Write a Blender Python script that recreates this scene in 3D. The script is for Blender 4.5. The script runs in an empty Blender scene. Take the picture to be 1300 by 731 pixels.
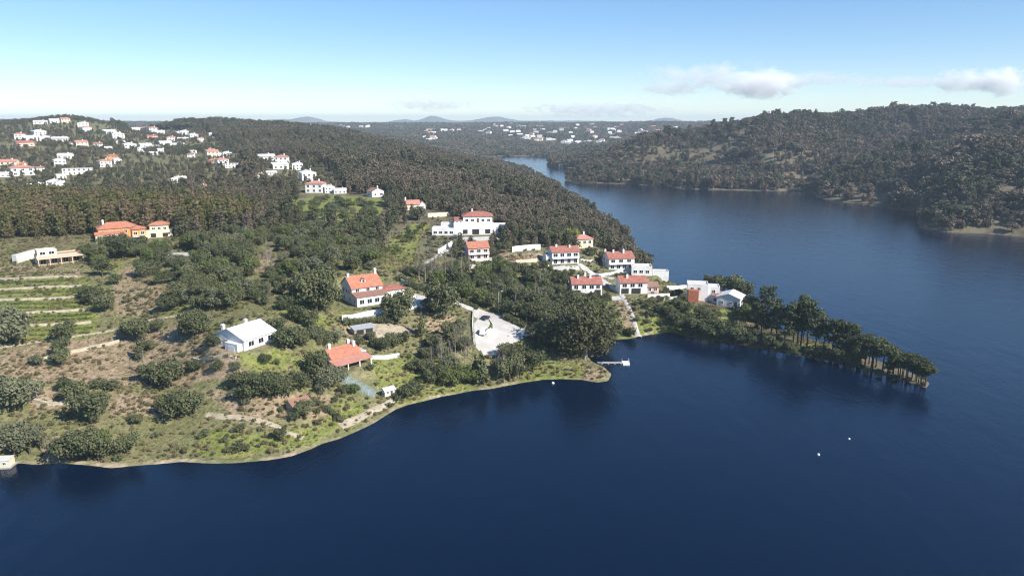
import bpy, math, random
import numpy as np
from mathutils import Vector, Matrix

R = math.radians
SC = bpy.context.scene
COL = SC.collection
random.seed(7)
rng = np.random.default_rng(11)

# ------------------------------------------------------------------ camera
F, PITCH, CAMZ = 900.0, math.atan((365.5 - 152) / 900.0), 80.0
CP, SP = math.cos(PITCH), math.sin(PITCH)
cam_d = bpy.data.cameras.new('camera'); cam = bpy.data.objects.new('camera', cam_d); COL.objects.link(cam)
cam.location = (0, 0, CAMZ); cam.rotation_euler = (math.pi / 2 - PITCH, 0, 0)
cam_d.sensor_width = 36; cam_d.lens = 36 * F / 1300; cam_d.clip_start = 1; cam_d.clip_end = 60000
SC.camera = cam

# ------------------------------------------------------------------ world and sun
SUN_AZ, SUN_EL = R(-36), R(37)            # direction towards the sun, azimuth from +X
w = bpy.data.worlds.new('World'); SC.world = w; w.use_nodes = True
nt = w.node_tree; nt.nodes.clear()
sky = nt.nodes.new('ShaderNodeTexSky'); sky.sky_type = 'NISHITA'; sky.sun_disc = False
sky.sun_elevation = SUN_EL; sky.sun_rotation = math.atan2(math.cos(SUN_AZ), math.sin(SUN_AZ))
sky.air_density = 0.8; sky.dust_density = 0.0; sky.ozone_density = 4.0; sky.altitude = 0
bg = nt.nodes.new('ShaderNodeBackground'); bg.inputs['Strength'].default_value = 0.15
wo = nt.nodes.new('ShaderNodeOutputWorld')
hs = nt.nodes.new('ShaderNodeHueSaturation'); hs.inputs['Saturation'].default_value = 1.3; hs.inputs['Hue'].default_value = 0.505
gm = nt.nodes.new('ShaderNodeGamma'); gm.inputs['Gamma'].default_value = 0.74
nt.links.new(sky.outputs[0], gm.inputs['Color']); nt.links.new(gm.outputs[0], hs.inputs['Color']); nt.links.new(hs.outputs[0], bg.inputs['Color']); nt.links.new(bg.outputs[0], wo.inputs['Surface'])
sl = bpy.data.lights.new('sun', 'SUN'); sl.energy = 4.6; sl.angle = R(0.53); sl.color = (1.0, 0.95, 0.87)
so = bpy.data.objects.new('sun', sl); COL.objects.link(so)
sd = Vector((math.cos(SUN_AZ) * math.cos(SUN_EL), math.sin(SUN_AZ) * math.cos(SUN_EL), math.sin(SUN_EL)))
so.rotation_euler = sd.to_track_quat('Z', 'Y').to_euler(); so.location = (300, -100, 400)
SC.view_settings.view_transform = 'Standard'; SC.view_settings.look = 'None'
SC.view_settings.exposure = 0.75; SC.view_settings.gamma = 1.0
try: SC.view_settings.use_curve_mapping = False
except Exception: pass
SC.render.engine = 'CYCLES'
SC.cycles.use_denoising = True; SC.cycles.filter_width = 1.1
SC.cycles.max_bounces = 10; SC.cycles.diffuse_bounces = 2; SC.cycles.glossy_bounces = 2
SC.cycles.transmission_bounces = 2; SC.cycles.volume_bounces = 10; SC.cycles.transparent_max_bounces = 6
SC.cycles.caustics_reflective = False; SC.cycles.caustics_refractive = False

# ------------------------------------------------------------------ pixels to directions
def ray(u, v):
    cx, cy = (u - 650) / F, (365.5 - v) / F
    return cx, CP + cy * SP, cy * CP - SP
def at_y(u, v, y):                       # point on the pixel's ray at forward distance y
    dx, dy, dz = ray(u, v); t = y / dy
    return (dx * t, y, CAMZ + dz * t)
def water(u, v):                         # where the pixel's ray meets the lake
    dx, dy, dz = ray(u, v); t = -CAMZ / dz
    return (dx * t, dy * t)
def colx(u, y):                          # x of picture column u at forward distance y on the ground
    return (u - 650) / F * (y * CP + (CAMZ - 15) * SP)
def to_px(x, y, z):
    zc = y * CP - (z - CAMZ) * SP; yc = y * SP + (z - CAMZ) * CP
    return 650 + F * x / zc, 365.5 - F * yc / zc

# ------------------------------------------------------------------ mesh, tags, materials
class MB:
    def __init__(s): s.v = []; s.f = []; s.m = []
    def add(s, vs, fs, m=0):
        o = len(s.v); s.v += [tuple(p) for p in vs]
        for f in fs: s.f.append(tuple(i + o for i in f)); s.m.append(m)
    def box(s, x0, x1, y0, y1, z0, z1, m=0):
        s.add([(x0, y0, z0), (x1, y0, z0), (x1, y1, z0), (x0, y1, z0), (x0, y0, z1), (x1, y0, z1), (x1, y1, z1), (x0, y1, z1)],
              [(0, 3, 2, 1), (4, 5, 6, 7), (0, 1, 5, 4), (1, 2, 6, 5), (2, 3, 7, 6), (3, 0, 4, 7)], m)
    def tube(s, pts, rads, n=6, m=0, cap=True):
        pts = [Vector(p) for p in pts]; o = len(s.v); k = len(pts)
        for i, p in enumerate(pts):
            d = (pts[min(i + 1, k - 1)] - pts[max(i - 1, 0)]).normalized()
            q = Vector((0, 0, 1)).rotation_difference(d)
            for j in range(n):
                a = 2 * math.pi * j / n
                s.v.append(tuple(p + q @ Vector((math.cos(a) * rads[i], math.sin(a) * rads[i], 0))))
        for i in range(k - 1):
            for j in range(n):
                s.f.append((o + i * n + j, o + i * n + (j + 1) % n, o + (i + 1) * n + (j + 1) % n, o + (i + 1) * n + j)); s.m.append(m)
        if cap:
            s.f.append(tuple(o + (k - 1) * n + j for j in range(n))); s.m.append(m)
            s.f.append(tuple(o + n - 1 - j for j in range(n))); s.m.append(m)
    def mesh(s, name, mats, smooth=False):
        me = bpy.data.meshes.new(name); me.from_pydata(s.v, [], s.f)
        for mt in (mats if isinstance(mats, (list, tuple)) else [mats]): me.materials.append(mt)
        me.polygons.foreach_set('material_index', s.m)
        if smooth: me.polygons.foreach_set('use_smooth', [True] * len(s.f))
        me.update(); return me
    def build(s, name, mat, parent=None, smooth=False):
        o = bpy.data.objects.new(name, s.mesh(name, mat, smooth)); COL.objects.link(o)
        if parent: o.parent = parent
        return o
def tag(o, label=None, cat=None, group=None, kind=None):
    if label: o['label'] = label
    if cat: o['category'] = cat
    if group: o['group'] = group
    if kind: o['kind'] = kind
    return o
def empty(name, loc, rz=0.0):
    o = bpy.data.objects.new(name, None); COL.objects.link(o); o.location = loc; o.rotation_euler = (0, 0, rz)
    o.empty_display_size = 0.5
    return o
def link(name, me, parent=None):
    o = bpy.data.objects.new(name, me); COL.objects.link(o)
    if parent: o.parent = parent
    return o

def mat(name, base, rough=0.8, var=0.0, scale=1.0, spec=0.3, bump=0.0, bscale=5.0, var2=None):
    """Principled surface whose colour drifts by noise (var) in object space."""
    m = bpy.data.materials.new(name); m.use_nodes = True; t = m.node_tree; b = t.nodes['Principled BSDF']
    b.inputs['Roughness'].default_value = rough; b.inputs['Specular IOR Level'].default_value = spec
    b.inputs['Base Color'].default_value = (*base, 1)
    if var or bump:
        g = t.nodes.new('ShaderNodeNewGeometry')
    if var:
        n = t.nodes.new('ShaderNodeTexNoise'); n.inputs['Scale'].default_value = scale; n.inputs['Detail'].default_value = 5
        t.links.new(g.outputs['Position'], n.inputs['Vector'])
        r = t.nodes.new('ShaderNodeValToRGB'); r.color_ramp.elements[0].position = .3; r.color_ramp.elements[1].position = .7
        c2 = var2 or tuple(c * (1 - var) for c in base)
        r.color_ramp.elements[0].color = (*c2, 1); r.color_ramp.elements[1].color = (*base, 1)
        t.links.new(n.outputs['Fac'], r.inputs['Fac']); t.links.new(r.outputs[0], b.inputs['Base Color'])
    if bump:
        n2 = t.nodes.new('ShaderNodeTexNoise'); n2.inputs['Scale'].default_value = bscale; n2.inputs['Detail'].default_value = 4
        t.links.new(g.outputs['Position'], n2.inputs['Vector'])
        bp = t.nodes.new('ShaderNodeBump'); bp.inputs['Strength'].default_value = bump; bp.inputs['Distance'].default_value = .3
        t.links.new(n2.outputs['Fac'], bp.inputs['Height']); t.links.new(bp.outputs[0], b.inputs['Normal'])
    return m

# ------------------------------------------------------------------ the lie of the land
W = [water(u, v) for u, v in [(0, 592), (22, 588), (50, 590), (75, 588), (110, 591), (140, 594), (185, 590), (230, 586), (270, 588), (300, 587), (340, 583),
    (370, 578), (395, 570), (410, 563), (432, 556), (450, 548), (475, 536), (500, 520), (518, 513), (540, 508), (560, 503), (580, 500), (600, 496), (622, 494),
    (640, 491), (660, 487), (690, 482), (715, 481), (740, 482), (760, 485), (773, 483), (776, 474), (768, 466), (752, 458), (745, 448), (756, 437),
    (775, 431), (800, 429.5), (830, 424), (852, 421.5), (872, 427), (900, 431), (940, 438), (985, 446), (1030, 453), (1075, 462), (1110, 472), (1150, 484), (1176, 493)]]
W += [(colx(u, y), y) for u, y in [(1188, 208.5), (1178, 213), (1150, 222), (1120, 230), (1080, 242), (1030, 256), (985, 268), (960, 286), (940, 302), (900, 322),
    (870, 340), (848, 354), (825, 392), (807, 432), (800, 492), (766, 596), (727, 740), (705, 890), (674, 1130), (655, 1240), (630, 1450), (622, 1600)]]
W += [water(u, v) for u, v in [(640, 198.5), (690, 198.5), (706, 203), (693, 208), (698, 212), (728, 213.5), (748, 217), (723, 226), (718, 229), (730, 233), (765, 233),
    (800, 234), (835, 236), (870, 240), (930, 242), (1000, 243), (1034, 245.5), (1037, 251), (1060, 255), (1100, 262), (1150, 268), (1163, 270), (1167, 290),
    (1200, 295), (1250, 297), (1300, 301), (1400, 308)]]
W += [(900, 330), (1200, -200), (600, -1500), (-600, -1500), (-900, -200), (-260, 108), (-150, 140), (-122, 152)]
W = np.array(W)

CT = [  # ground points: column, row, forward distance
    (320, 440, 195), (330, 400, 215), (465, 388, 240), (465, 340, 275), (445, 470, 200), (60, 335, 290), (60, 350, 270), (60, 430, 212), (20, 435, 208),
    (60, 480, 188), (60, 540, 168), (180, 400, 232), (180, 450, 205), (230, 500, 184), (180, 350, 270), (160, 305, 325), (250, 320, 300), (380, 300, 340),
    (430, 265, 430), (405, 247, 490), (483, 250, 480), (520, 268, 430), (520, 310, 350), (565, 298, 370), (605, 299, 368), (607, 334, 322), (670, 325, 330),
    (712, 333, 325), (745, 312, 365), (780, 345, 325), (744, 375, 292), (800, 372, 296), (820, 352, 325), (895, 387, 281), (922, 390, 277), (600, 396, 256),
    (645, 415, 244), (550, 380, 250), (500, 430, 222), (540, 440, 220), (680, 445, 232), (740, 450, 231), (680, 400, 260), (830, 405, 269), (765, 400, 272),
    (405, 225, 620), (450, 220, 620), (350, 215, 620), (300, 230, 560), (280, 210, 650), (200, 190, 900), (200, 215, 650), (240, 240, 520), (100, 215, 650),
    (60, 175, 950), (100, 155, 1150), (930, 200, 1000), (1000, 200, 960), (1000, 165, 1080), 
    (1250, 200, 750),  (1250, 170, 900),  (660, 195, 1700), (660, 180, 2100), (660, 165, 2800), (660, 159, 3500),
    (500, 170, 2600), (500, 159.5, 3600), (760, 200, 1450), (800, 187, 1900), (800, 168, 2600), (800, 158, 3400), (870, 172, 2200), (880, 161, 2800), (350, 160, 3500)]
CD = [  # column, forward distance, height
    (700, 600, 14), (640, 850, 18), (600, 800, 28), (540, 800, 35), (450, 900, 44), (400, 1000, 57), (350, 1100, 63), (290, 1200, 70), (230, 1300, 70), (200, 1250, 50), (190, 1420, 44), (205, 1100, 50),
    (100, 1250, 78), (60, 1230, 78), (135, 1240, 74), (165, 1240, 64), (30, 1200, 72), (-150, 1200, 70), (-400, 1200, 60), (100, 450, 28), (100, 400, 28), (30, 400, 28), (-150, 400, 25), (-150, 250, 18), (-400, 250, 15),
    (550, 520, 27), (640, 500, 20), (700, 450, 16), (750, 420, 11), (780, 400, 7), (985, 1150, 79), (1050, 1200, 86), (1100, 1250, 83), (1200, 1150, 82), (1300, 1050, 74),
    (920, 1250, 50), (890, 1500, 42), (840, 1500, 36), (800, 1650, 30), (1450, 500, 20), (1450, 700, 48), (1450, 1000, 72), (1700, 800, 60), (500, 1500, 22), (430, 1700, 24),
    (0, 3000, 70), (0, 2000, 60), (1300, 2500, 70), (1600, 3500, 70), (660, 4600, 50), (350, 4600, 48), (1000, 4600, 50), (0, 6000, 60), (650, 6500, 45), (1300, 6500, 60),
    (900, 2000, 50), (1050, 2000, 75), (650, 14000, 40), (0, 14000, 40), (1300, 14000, 40), (1178, 565, 14), (1205, 565, 20), (1250, 590, 25), (1310, 570, 26), (1135, 690, 4), (1105, 735, 8), (1042, 790, 4), (1080, 800, 22), (1120, 820, 33), (1180, 850, 44), (1045, 880, 9), (1080, 940, 24), (1130, 990, 38), (1220, 680, 34), (850, 1250, 34), (760, 1150, 22), (740, 1000, 10), (800, 1010, 20), (760, 1300, 16),
    (1100, 458 / 2.0, 1.6)]
pts = []
for u, v, y in CT:
    x, y, z = at_y(u, v, y); pts.append((x / y, math.log(y), z))
for u, y, z in CD:
    pts.append((colx(u, y) / y, math.log(y), z))
for i in range(len(W)):
    x, y = W[i]
    if y > 100 and abs(x / y) < 1.5: pts.append((x / y, math.log(y), 0.0))
pts = np.array(pts)
def tps(ax, ay):
    n = len(pts); d = np.hypot(pts[:, None, 0] - pts[None, :, 0], pts[:, None, 1] - pts[None, :, 1])
    ker = lambda r: r ** 2 * np.log(r + 1e-9)
    A = np.zeros((n + 3, n + 3)); A[:n, :n] = ker(d) + np.eye(n) * 2e-5
    P = np.c_[np.ones(n), pts[:, :2]]; A[:n, n:] = P; A[n:, :n] = P.T
    sol = np.linalg.solve(A, np.r_[pts[:, 2], 0, 0, 0]); wv, c = sol[:n], sol[n:]
    out = c[0] + c[1] * ax + c[2] * ay
    for i in range(n):
        r2 = (ax - pts[i, 0]) ** 2 + (ay - pts[i, 1]) ** 2
        out = out + wv[i] * 0.5 * r2 * np.log(r2 + 1e-12)
    return out
def signed_shore(x, y):
    """distance to the shoreline, positive on land."""
    ins = np.zeros(x.shape, bool); d2 = np.full(x.shape, 1e18); n = len(W)
    for i in range(n):
        x1, y1 = W[i]; x2, y2 = W[(i + 1) % n]
        c = (y1 > y) != (y2 > y)
        with np.errstate(divide='ignore', invalid='ignore'):
            ins ^= c & (x < (x2 - x1) * (y - y1) / (y2 - y1 + 1e-12) + x1)
        L = (x2 - x1) ** 2 + (y2 - y1) ** 2
        t = np.clip(((x - x1) * (x2 - x1) + (y - y1) * (y2 - y1)) / L, 0, 1)
        d2 = np.minimum(d2, (x - x1 - t * (x2 - x1)) ** 2 + (y - y1 - t * (y2 - y1)) ** 2)
    d = np.sqrt(d2)
    return np.where(ins, -d, d)
_perm = rng.random((64, 64))
def vnoise(x, y):
    xi = np.floor(x).astype(int); yi = np.floor(y).astype(int); fx = x - xi; fy = y - yi
    fx = fx * fx * (3 - 2 * fx); fy = fy * fy * (3 - 2 * fy); p = lambda a, b: _perm[a % 64, b % 64]
    return (p(xi, yi) * (1 - fx) + p(xi + 1, yi) * fx) * (1 - fy) + (p(xi, yi + 1) * (1 - fx) + p(xi + 1, yi + 1) * fx) * fy
def fbm(x, y, o=4):
    s = 0; a = .5
    for k in range(o): s = s + a * (vnoise(x + 17.3 * k, y - 9.1 * k) - .5); x = x * 2.03; y = y * 2.03; a *= .5
    return s
GA = np.linspace(-1.05, 1.05, 760)                    # fan of columns
ys = [118.0]
while ys[-1] < 11000: ys.append(ys[-1] * (1.0046 if ys[-1] < 420 else 1.0075 if ys[-1] < 1600 else 1.013))
GY = np.array(ys); GL = np.log(GY)
AA, LL = np.meshgrid(GA, GL); YY = np.exp(LL); XX = AA * YY
SH = signed_shore(XX + 3.5 * fbm(XX / 14, YY / 14, 3) * np.clip(YY / 400, .35, 3), YY + 3.5 * fbm(XX / 14 + 50, YY / 14, 3) * np.clip(YY / 400, .35, 3))
TZ = tps(AA, LL)
inl = np.clip(SH / 60, 0, 1)
TZ = TZ + inl * (fbm(XX / 130, YY / 130, 4) * np.clip(YY / 90 - 1.5, 1.0, 22) + fbm(XX / 18, YY / 18, 3) * 1.6)
rg = np.clip((XX/YY-.06)/.08, 0, 1)*np.clip((YY-480)/150, 0, 1)*np.clip((1700-YY)/300, 0, 1)*np.clip(SH/110, 0, 1)
TZ = TZ + rg*(13 - 84*np.abs(fbm(XX/250+7, YY/250+3, 3)) - 22*np.abs(fbm(XX/90+2, YY/90, 2)))
for (u, y, r, h) in [(550, 9300, 150, 66), (628, 9300, 210, 50), (600, 9300, 800, 20), (355, 9300, 260, 40), (845, 8800, 120, 58), (720, 9800, 900, 20), (392, 9500, 120, 62), (512, 9300, 120, 34)]:
    TZ = TZ + h * np.exp(-(((XX - colx(u, y)) / r) ** 2 + ((YY - y) / 700) ** 2))
lo = 0.25 + np.clip(SH, 0, 12) * .10; hi = 0.35 + np.clip(SH, 0, None) * .62
TZ = np.where(SH > 0, np.clip(TZ, lo, hi), np.maximum(-6, SH * .45)) 
TZ = np.where((SH > 0) & (SH < 0.8), np.minimum(TZ, SH * .7), TZ)
def height(x, y):
    a = np.asarray(x / y); l = np.log(np.asarray(y, float))
    fi = np.clip((a - GA[0]) / (GA[1] - GA[0]), 0, len(GA) - 1.001); fj = np.clip(np.interp(l, GL, np.arange(len(GL))), 0, len(GL) - 1.001)
    i = fi.astype(int); j = fj.astype(int); fx = fi - i; fy = fj - j
    return (TZ[j, i] * (1 - fx) + TZ[j, i + 1] * fx) * (1 - fy) + (TZ[j + 1, i] * (1 - fx) + TZ[j + 1, i + 1] * fx) * fy
def shore(x, y):
    a = np.asarray(x / y); fi = np.clip(np.rint((a - GA[0]) / (GA[1] - GA[0])).astype(int), 0, len(GA) - 1)
    fj = np.clip(np.rint(np.interp(np.log(y), GL, np.arange(len(GL)))).astype(int), 0, len(GL) - 1)
    return SH[fj, fi]
_ty = np.exp(np.linspace(math.log(120), math.log(10900), 3000))
def hit(u, v, y0=0):
    """first place where the pixel's ray meets the ground (beyond y0)"""
    dx, dy, dz = ray(u, v); yy = _ty[_ty > y0]; t = yy / dy; x = dx * t; z = CAMZ + dz * t
    g = np.maximum(height(x, yy), 0)
    k = np.argmax(z <= g) if (z <= g).any() else len(yy) - 1
    if k == 0: return (x[0], yy[0], g[0])
    d0 = z[k - 1] - g[k - 1]; d1 = g[k] - z[k]; f = d0 / (d0 + d1 + 1e-9)
    y = yy[k - 1] + f * (yy[k] - yy[k - 1]); xx = dx * y / dy
    return (float(xx), float(y), float(height(np.array([xx]), np.array([y]))[0]))
def gz(x, y): return float(height(np.array([x]), np.array([y]))[0])
def pad(x, y, rx, z=None, soft=5.0):
    """level the ground round a building"""
    global TZ
    z = gz(x, y) if z is None else z
    d = np.hypot(XX - x, YY - y); k = np.clip((d - rx) / soft, 0, 1); k = k * k * (3 - 2 * k)
    TZ = np.where((SH > 1.5) & (d < rx + soft), TZ * k + z * (1 - k), TZ)
    return z
# ------------------------------------------------------------------ materials
def leaf_mat(name, c1, c2, c3=None, patch=0.012):
    """foliage: colour differs from clump to clump, from tree to tree and slowly over the land"""
    m = bpy.data.materials.new(name); m.use_nodes = True; t = m.node_tree; t.nodes.clear()
    geo = t.nodes.new('ShaderNodeNewGeometry'); oi = t.nodes.new('ShaderNodeObjectInfo')
    mx = t.nodes.new('ShaderNodeMix'); mx.data_type = 'RGBA'; mx.inputs['A'].default_value = (*c1, 1); mx.inputs['B'].default_value = (*c2, 1)
    ad = t.nodes.new('ShaderNodeMath'); ad.operation = 'MULTIPLY_ADD'; ad.inputs[1].default_value = .55
    mu = t.nodes.new('ShaderNodeMath'); mu.operation = 'MULTIPLY'; mu.inputs[1].default_value = .5
    t.links.new(geo.outputs['Random Per Island'], ad.inputs[0]); t.links.new(oi.outputs['Random'], mu.inputs[0]); t.links.new(mu.outputs[0], ad.inputs[2])
    t.links.new(ad.outputs[0], mx.inputs['Factor']); col = mx.outputs['Result']
    if c3:
        n = t.nodes.new('ShaderNodeTexNoise'); n.inputs['Scale'].default_value = patch; n.inputs['Detail'].default_value = 4
        t.links.new(geo.outputs['Position'], n.inputs['Vector'])
        sm = t.nodes.new('ShaderNodeMath'); sm.operation = 'MULTIPLY_ADD'; sm.inputs[1].default_value = .30; t.links.new(oi.outputs['Random'], sm.inputs[0]); t.links.new(n.outputs['Fac'], sm.inputs[2])
        r = t.nodes.new('ShaderNodeMapRange'); r.inputs['From Min'].default_value = .54; r.inputs['From Max'].default_value = .80
        t.links.new(sm.outputs[0], r.inputs['Value'])
        m2 = t.nodes.new('ShaderNodeMix'); m2.data_type = 'RGBA'; m2.inputs['B'].default_value = (*c3, 1)
        t.links.new(r.outputs[0], m2.inputs['Factor']); t.links.new(col, m2.inputs['A']); col = m2.outputs['Result']
    d = t.nodes.new('ShaderNodeBsdfPrincipled'); d.inputs['Roughness'].default_value = .7; d.inputs['Specular IOR Level'].default_value = .2
    tr = t.nodes.new('ShaderNodeBsdfTranslucent'); ms = t.nodes.new('ShaderNodeMixShader'); ms.inputs[0].default_value = .22
    o = t.nodes.new('ShaderNodeOutputMaterial')
    t.links.new(col, d.inputs['Base Color']); t.links.new(col, tr.inputs['Color'])
    t.links.new(d.outputs[0], ms.inputs[1]); t.links.new(tr.outputs[0], ms.inputs[2]); t.links.new(ms.outputs[0], o.inputs['Surface'])
    return m
M = {
 'oak': leaf_mat('oak_leaves', (.054, .068, .032), (.180, .190, .092)),
 'olive': leaf_mat('olive_leaves', (0.111, 0.124, 0.072), (0.208, 0.215, 0.124)),
 'green': leaf_mat('fresh_green_leaves', (.080, .105, .034), (.170, .195, .066)),
 'yellow': leaf_mat('yellow_green_leaves', (0.168, 0.190, 0.034), (0.291, 0.302, 0.056)),
 'pine': leaf_mat('pine_needles', (.046, .060, .028), (.130, .145, .062)),
 'wood': leaf_mat('woodland_leaves', (.058, .066, .034), (.150, .152, .080), (.175, .140, .098)),
 'gumwood': leaf_mat('left_wood_leaves', (0.085, 0.091, 0.031), (0.182, 0.176, 0.062), (0.182, 0.137, 0.078), .03),
 'farwood': leaf_mat('far_wood_leaves', (.050, .058, .032), (.128, .128, .068), (.190, .145, .105), .011),
 'gum': leaf_mat('eucalyptus_leaves', (.055, .060, .028), (.135, .135, .062)),
 'scrub': leaf_mat('scrub_leaves', (0.078, 0.090, 0.031), (0.196, 0.185, 0.084), (0.258, 0.202, 0.123), .05),
 'grass': leaf_mat('grass_blades', (0.106, 0.134, 0.034), (0.235, 0.246, 0.078), (0.325, 0.269, 0.146), .06),
 'vine': leaf_mat('vine_leaves', (0.091, 0.137, 0.031), (0.195, 0.247, 0.058)),
 'twig': leaf_mat('bare_twigs', (0.157, 0.129, 0.101), (0.258, 0.218, 0.174)),
 'bark': mat('bark', (.110, .085, .062), .9, .5, 1.5),
 'palebark': mat('pale_bark', (.330, .290, .235), .9, .4, 1.0),
 'white': mat('white_render', (.800, .785, .750), .8, .20, .45),
 'offwhite': mat('weathered_white_render', (.640, .620, .575), .85, .18, .4),
 'cream': mat('cream_render', (.720, .630, .460), .85, .12, .4),
 'peach': mat('peach_render', (.700, .500, .360), .85, .12, .4),
 'pink': mat('pink_render', (.720, .480, .420), .85, .12, .4),
 'orange': mat('orange_render', (.640, .300, .110), .85, .12, .4),
 'greywall': mat('grey_concrete', (.380, .370, .350), .9, .25, .5),
 'brick': mat('raw_red_brick', (.420, .150, .085), .9, .3, 1.2),
 'stone': mat('dry_stone', (.560, .500, .370), .95, .35, .9, bump=.5, bscale=2.5),
 'concrete': mat('pale_paving', (.520, .490, .450), .9, .22, .25),
 'asphalt': mat('worn_street', (.300, .290, .275), .9, .25, .4),
 'dirt': mat('trodden_earth', (.470, .395, .285), .95, .35, .5),
 'frame': mat('white_joinery', (.780, .780, .770), .5),
 'glass': mat('dark_window_glass', (.018, .022, .028), .08, spec=.6),
 'dark': mat('dark_opening', (.030, .028, .026), .8),
 'door': mat('brown_door', (.140, .075, .045), .6),
 'metal': mat('galvanised_metal', (.420, .430, .440), .45, .2, 1.0),
 'rubber': mat('black_rubber', (.020, .020, .022), .8),
 'carwhite': mat('white_car_paint', (.800, .800, .800), .3, spec=.5),
 'cardark': mat('dark_car_paint', (.030, .035, .045), .3, spec=.5),
 'carblue': mat('blue_grey_car_paint', (.120, .160, .220), .3, spec=.5),
 'plank': mat('weathered_planks', (.420, .400, .370), .85, .3, 2.0),
 'net': mat('grey_green_netting', (.200, .240, .215), .85, .25, .6),
 'tealroof': mat('pale_teal_sheet', (.350, .520, .470), .6, .15, .5),
}
def tile_mat(name, c1, c2):
    """clay tiles: fine ribs down the slope, uneven firing and lichen"""
    m = bpy.data.materials.new(name); m.use_nodes = True; t = m.node_tree; b = t.nodes['Principled BSDF']; b.inputs['Roughness'].default_value = .85
    g = t.nodes.new('ShaderNodeTexCoord'); n = t.nodes.new('ShaderNodeTexNoise'); n.inputs['Scale'].default_value = .7; n.inputs['Detail'].default_value = 8; n.inputs['Roughness'].default_value = .7
    t.links.new(g.outputs['Object'], n.inputs['Vector'])
    r = t.nodes.new('ShaderNodeValToRGB'); r.color_ramp.elements[0].position = .32; r.color_ramp.elements[1].position = .68
    r.color_ramp.elements[0].color = (*c2, 1); r.color_ramp.elements[1].color = (*c1, 1)
    t.links.new(n.outputs['Fac'], r.inputs['Fac']); t.links.new(r.outputs[0], b.inputs['Base Color'])
    wv = t.nodes.new('ShaderNodeTexWave'); wv.inputs['Scale'].default_value = 1.6; t.links.new(g.outputs['Object'], wv.inputs['Vector'])
    bp = t.nodes.new('ShaderNodeBump'); bp.inputs['Strength'].default_value = .5; bp.inputs['Distance'].default_value = .08
    t.links.new(wv.outputs['Fac'], bp.inputs['Height']); t.links.new(bp.outputs[0], b.inputs['Normal'])
    return m
M['red'] = tile_mat('red_clay_tiles', (.470, .175, .115), (.250, .100, .078))
M['orangetile'] = tile_mat('orange_clay_tiles', (.540, .220, .130), (.350, .135, .085))
M['oldtile'] = tile_mat('weathered_brown_tiles', (.330, .180, .125), (.240, .135, .100))
M['palered'] = tile_mat('faded_rose_tiles', (.560, .270, .200), (.420, .180, .130))
M['whiteroof'] = tile_mat('white_roof_tiles', (.800, .790, .770), (.580, .570, .545))

# ------------------------------------------------------------------ houses
def plinth_box(m, b, z0):
    m.box(b[0], b[1], b[2], b[3], z0, b[5])
_wm = {}
def window_mesh(w, h):
    k = (round(w, 2), round(h, 2))
    if k not in _wm:
        a = MB(); t = .11
        a.box(-w/2, w/2, -.10, 0, -t*1.3, 0); a.box(-w/2, w/2, -.10, 0, h, h+t)
        a.box(-w/2-t, -w/2, -.10, 0, -t*1.3, h+t); a.box(w/2, w/2+t, -.10, 0, -t*1.3, h+t); a.box(-.04, .04, -.07, 0, 0, h)
        p = MB(); p.box(-w/2, w/2, -.045, 0.0, 0, h)
        _wm[k] = (a.mesh('window', M['frame']), p.mesh('pane', M['glass']))
    return _wm[k]
def opening(root, kind, blk, face, pos, z, w, h, pane='glass'):
    """window or door standing proud of a block's face: f front, b back, l left, r right"""
    x0, x1, y0, y1 = blk[:4]
    loc, rz = {'f': ((pos, y0, z), 0), 'b': ((pos, y1, z), math.pi), 'l': ((x0, pos, z), -math.pi/2), 'r': ((x1, pos, z), math.pi/2)}[face]
    if kind == 'window':
        fm, pm = window_mesh(w, h); o = link('window', fm, root); o.location = loc; o.rotation_euler = (0, 0, rz)
        p = link('pane', pm, o)
    else:
        a = MB(); a.box(-w/2, w/2, -.07, 0, 0, h); o = a.build(kind, M[pane], root); o.location = loc; o.rotation_euler = (0, 0, rz)
        if kind == 'door':
            k = MB(); k.box(w/2-.18, w/2-.10, -.12, -.07, h*.45, h*.45+.14); k.build('handle', M['metal'], o)
    return o
def roof_gable(m, b, z, rise, over, axis='x', th=.22):
    x0, x1, y0, y1 = b[:4]
    if axis == 'x':
        ym = (y0+y1)/2; s = rise/((y1-y0)/2); ze = z - over*s
        P = lambda x: [(x, y0-over, ze), (x, ym, z+rise), (x, y1+over, ze), (x, y1+over, ze+th), (x, ym, z+rise+th), (x, y0-over, ze+th)]
        a, c = P(x0-over*.7), P(x1+over*.7)
    else:
        xm = (x0+x1)/2; s = rise/((x1-x0)/2); ze = z - over*s
        P = lambda y: [(x0-over, y, ze), (xm, y, z+rise), (x1+over, y, ze), (x1+over, y, ze+th), (xm, y, z+rise+th), (x0-over, y, ze+th)]
        a, c = P(y0-over*.7), P(y1+over*.7)
    m.add(a + c, [(0, 1, 4, 5), (1, 2, 3, 4), (6, 11, 10, 7), (7, 10, 9, 8), (0, 6, 7, 1), (1, 7, 8, 2), (5, 4, 10, 11), (4, 3, 9, 10), (0, 5, 11, 6), (2, 8, 9, 3)])
def gable_wall(m, b, z, rise, axis='x'):
    x0, x1, y0, y1 = b[:4]
    if axis == 'x':
        for xa, xb in ((x0, x0+.25), (x1-.25, x1)):
            m.add([(xa, y0, z), (xa, y1, z), (xa, (y0+y1)/2, z+rise), (xb, y0, z), (xb, y1, z), (xb, (y0+y1)/2, z+rise)], [(0, 2, 1), (3, 4, 5), (0, 1, 4, 3), (1, 2, 5, 4), (2, 0, 3, 5)])
    else:
        for ya, yb in ((y0, y0+.25), (y1-.25, y1)):
            m.add([(x0, ya, z), (x1, ya, z), ((x0+x1)/2, ya, z+rise), (x0, yb, z), (x1, yb, z), ((x0+x1)/2, yb, z+rise)], [(0, 1, 2), (3, 5, 4), (0, 3, 4, 1), (1, 4, 5, 2), (2, 5, 3, 0)])
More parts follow.
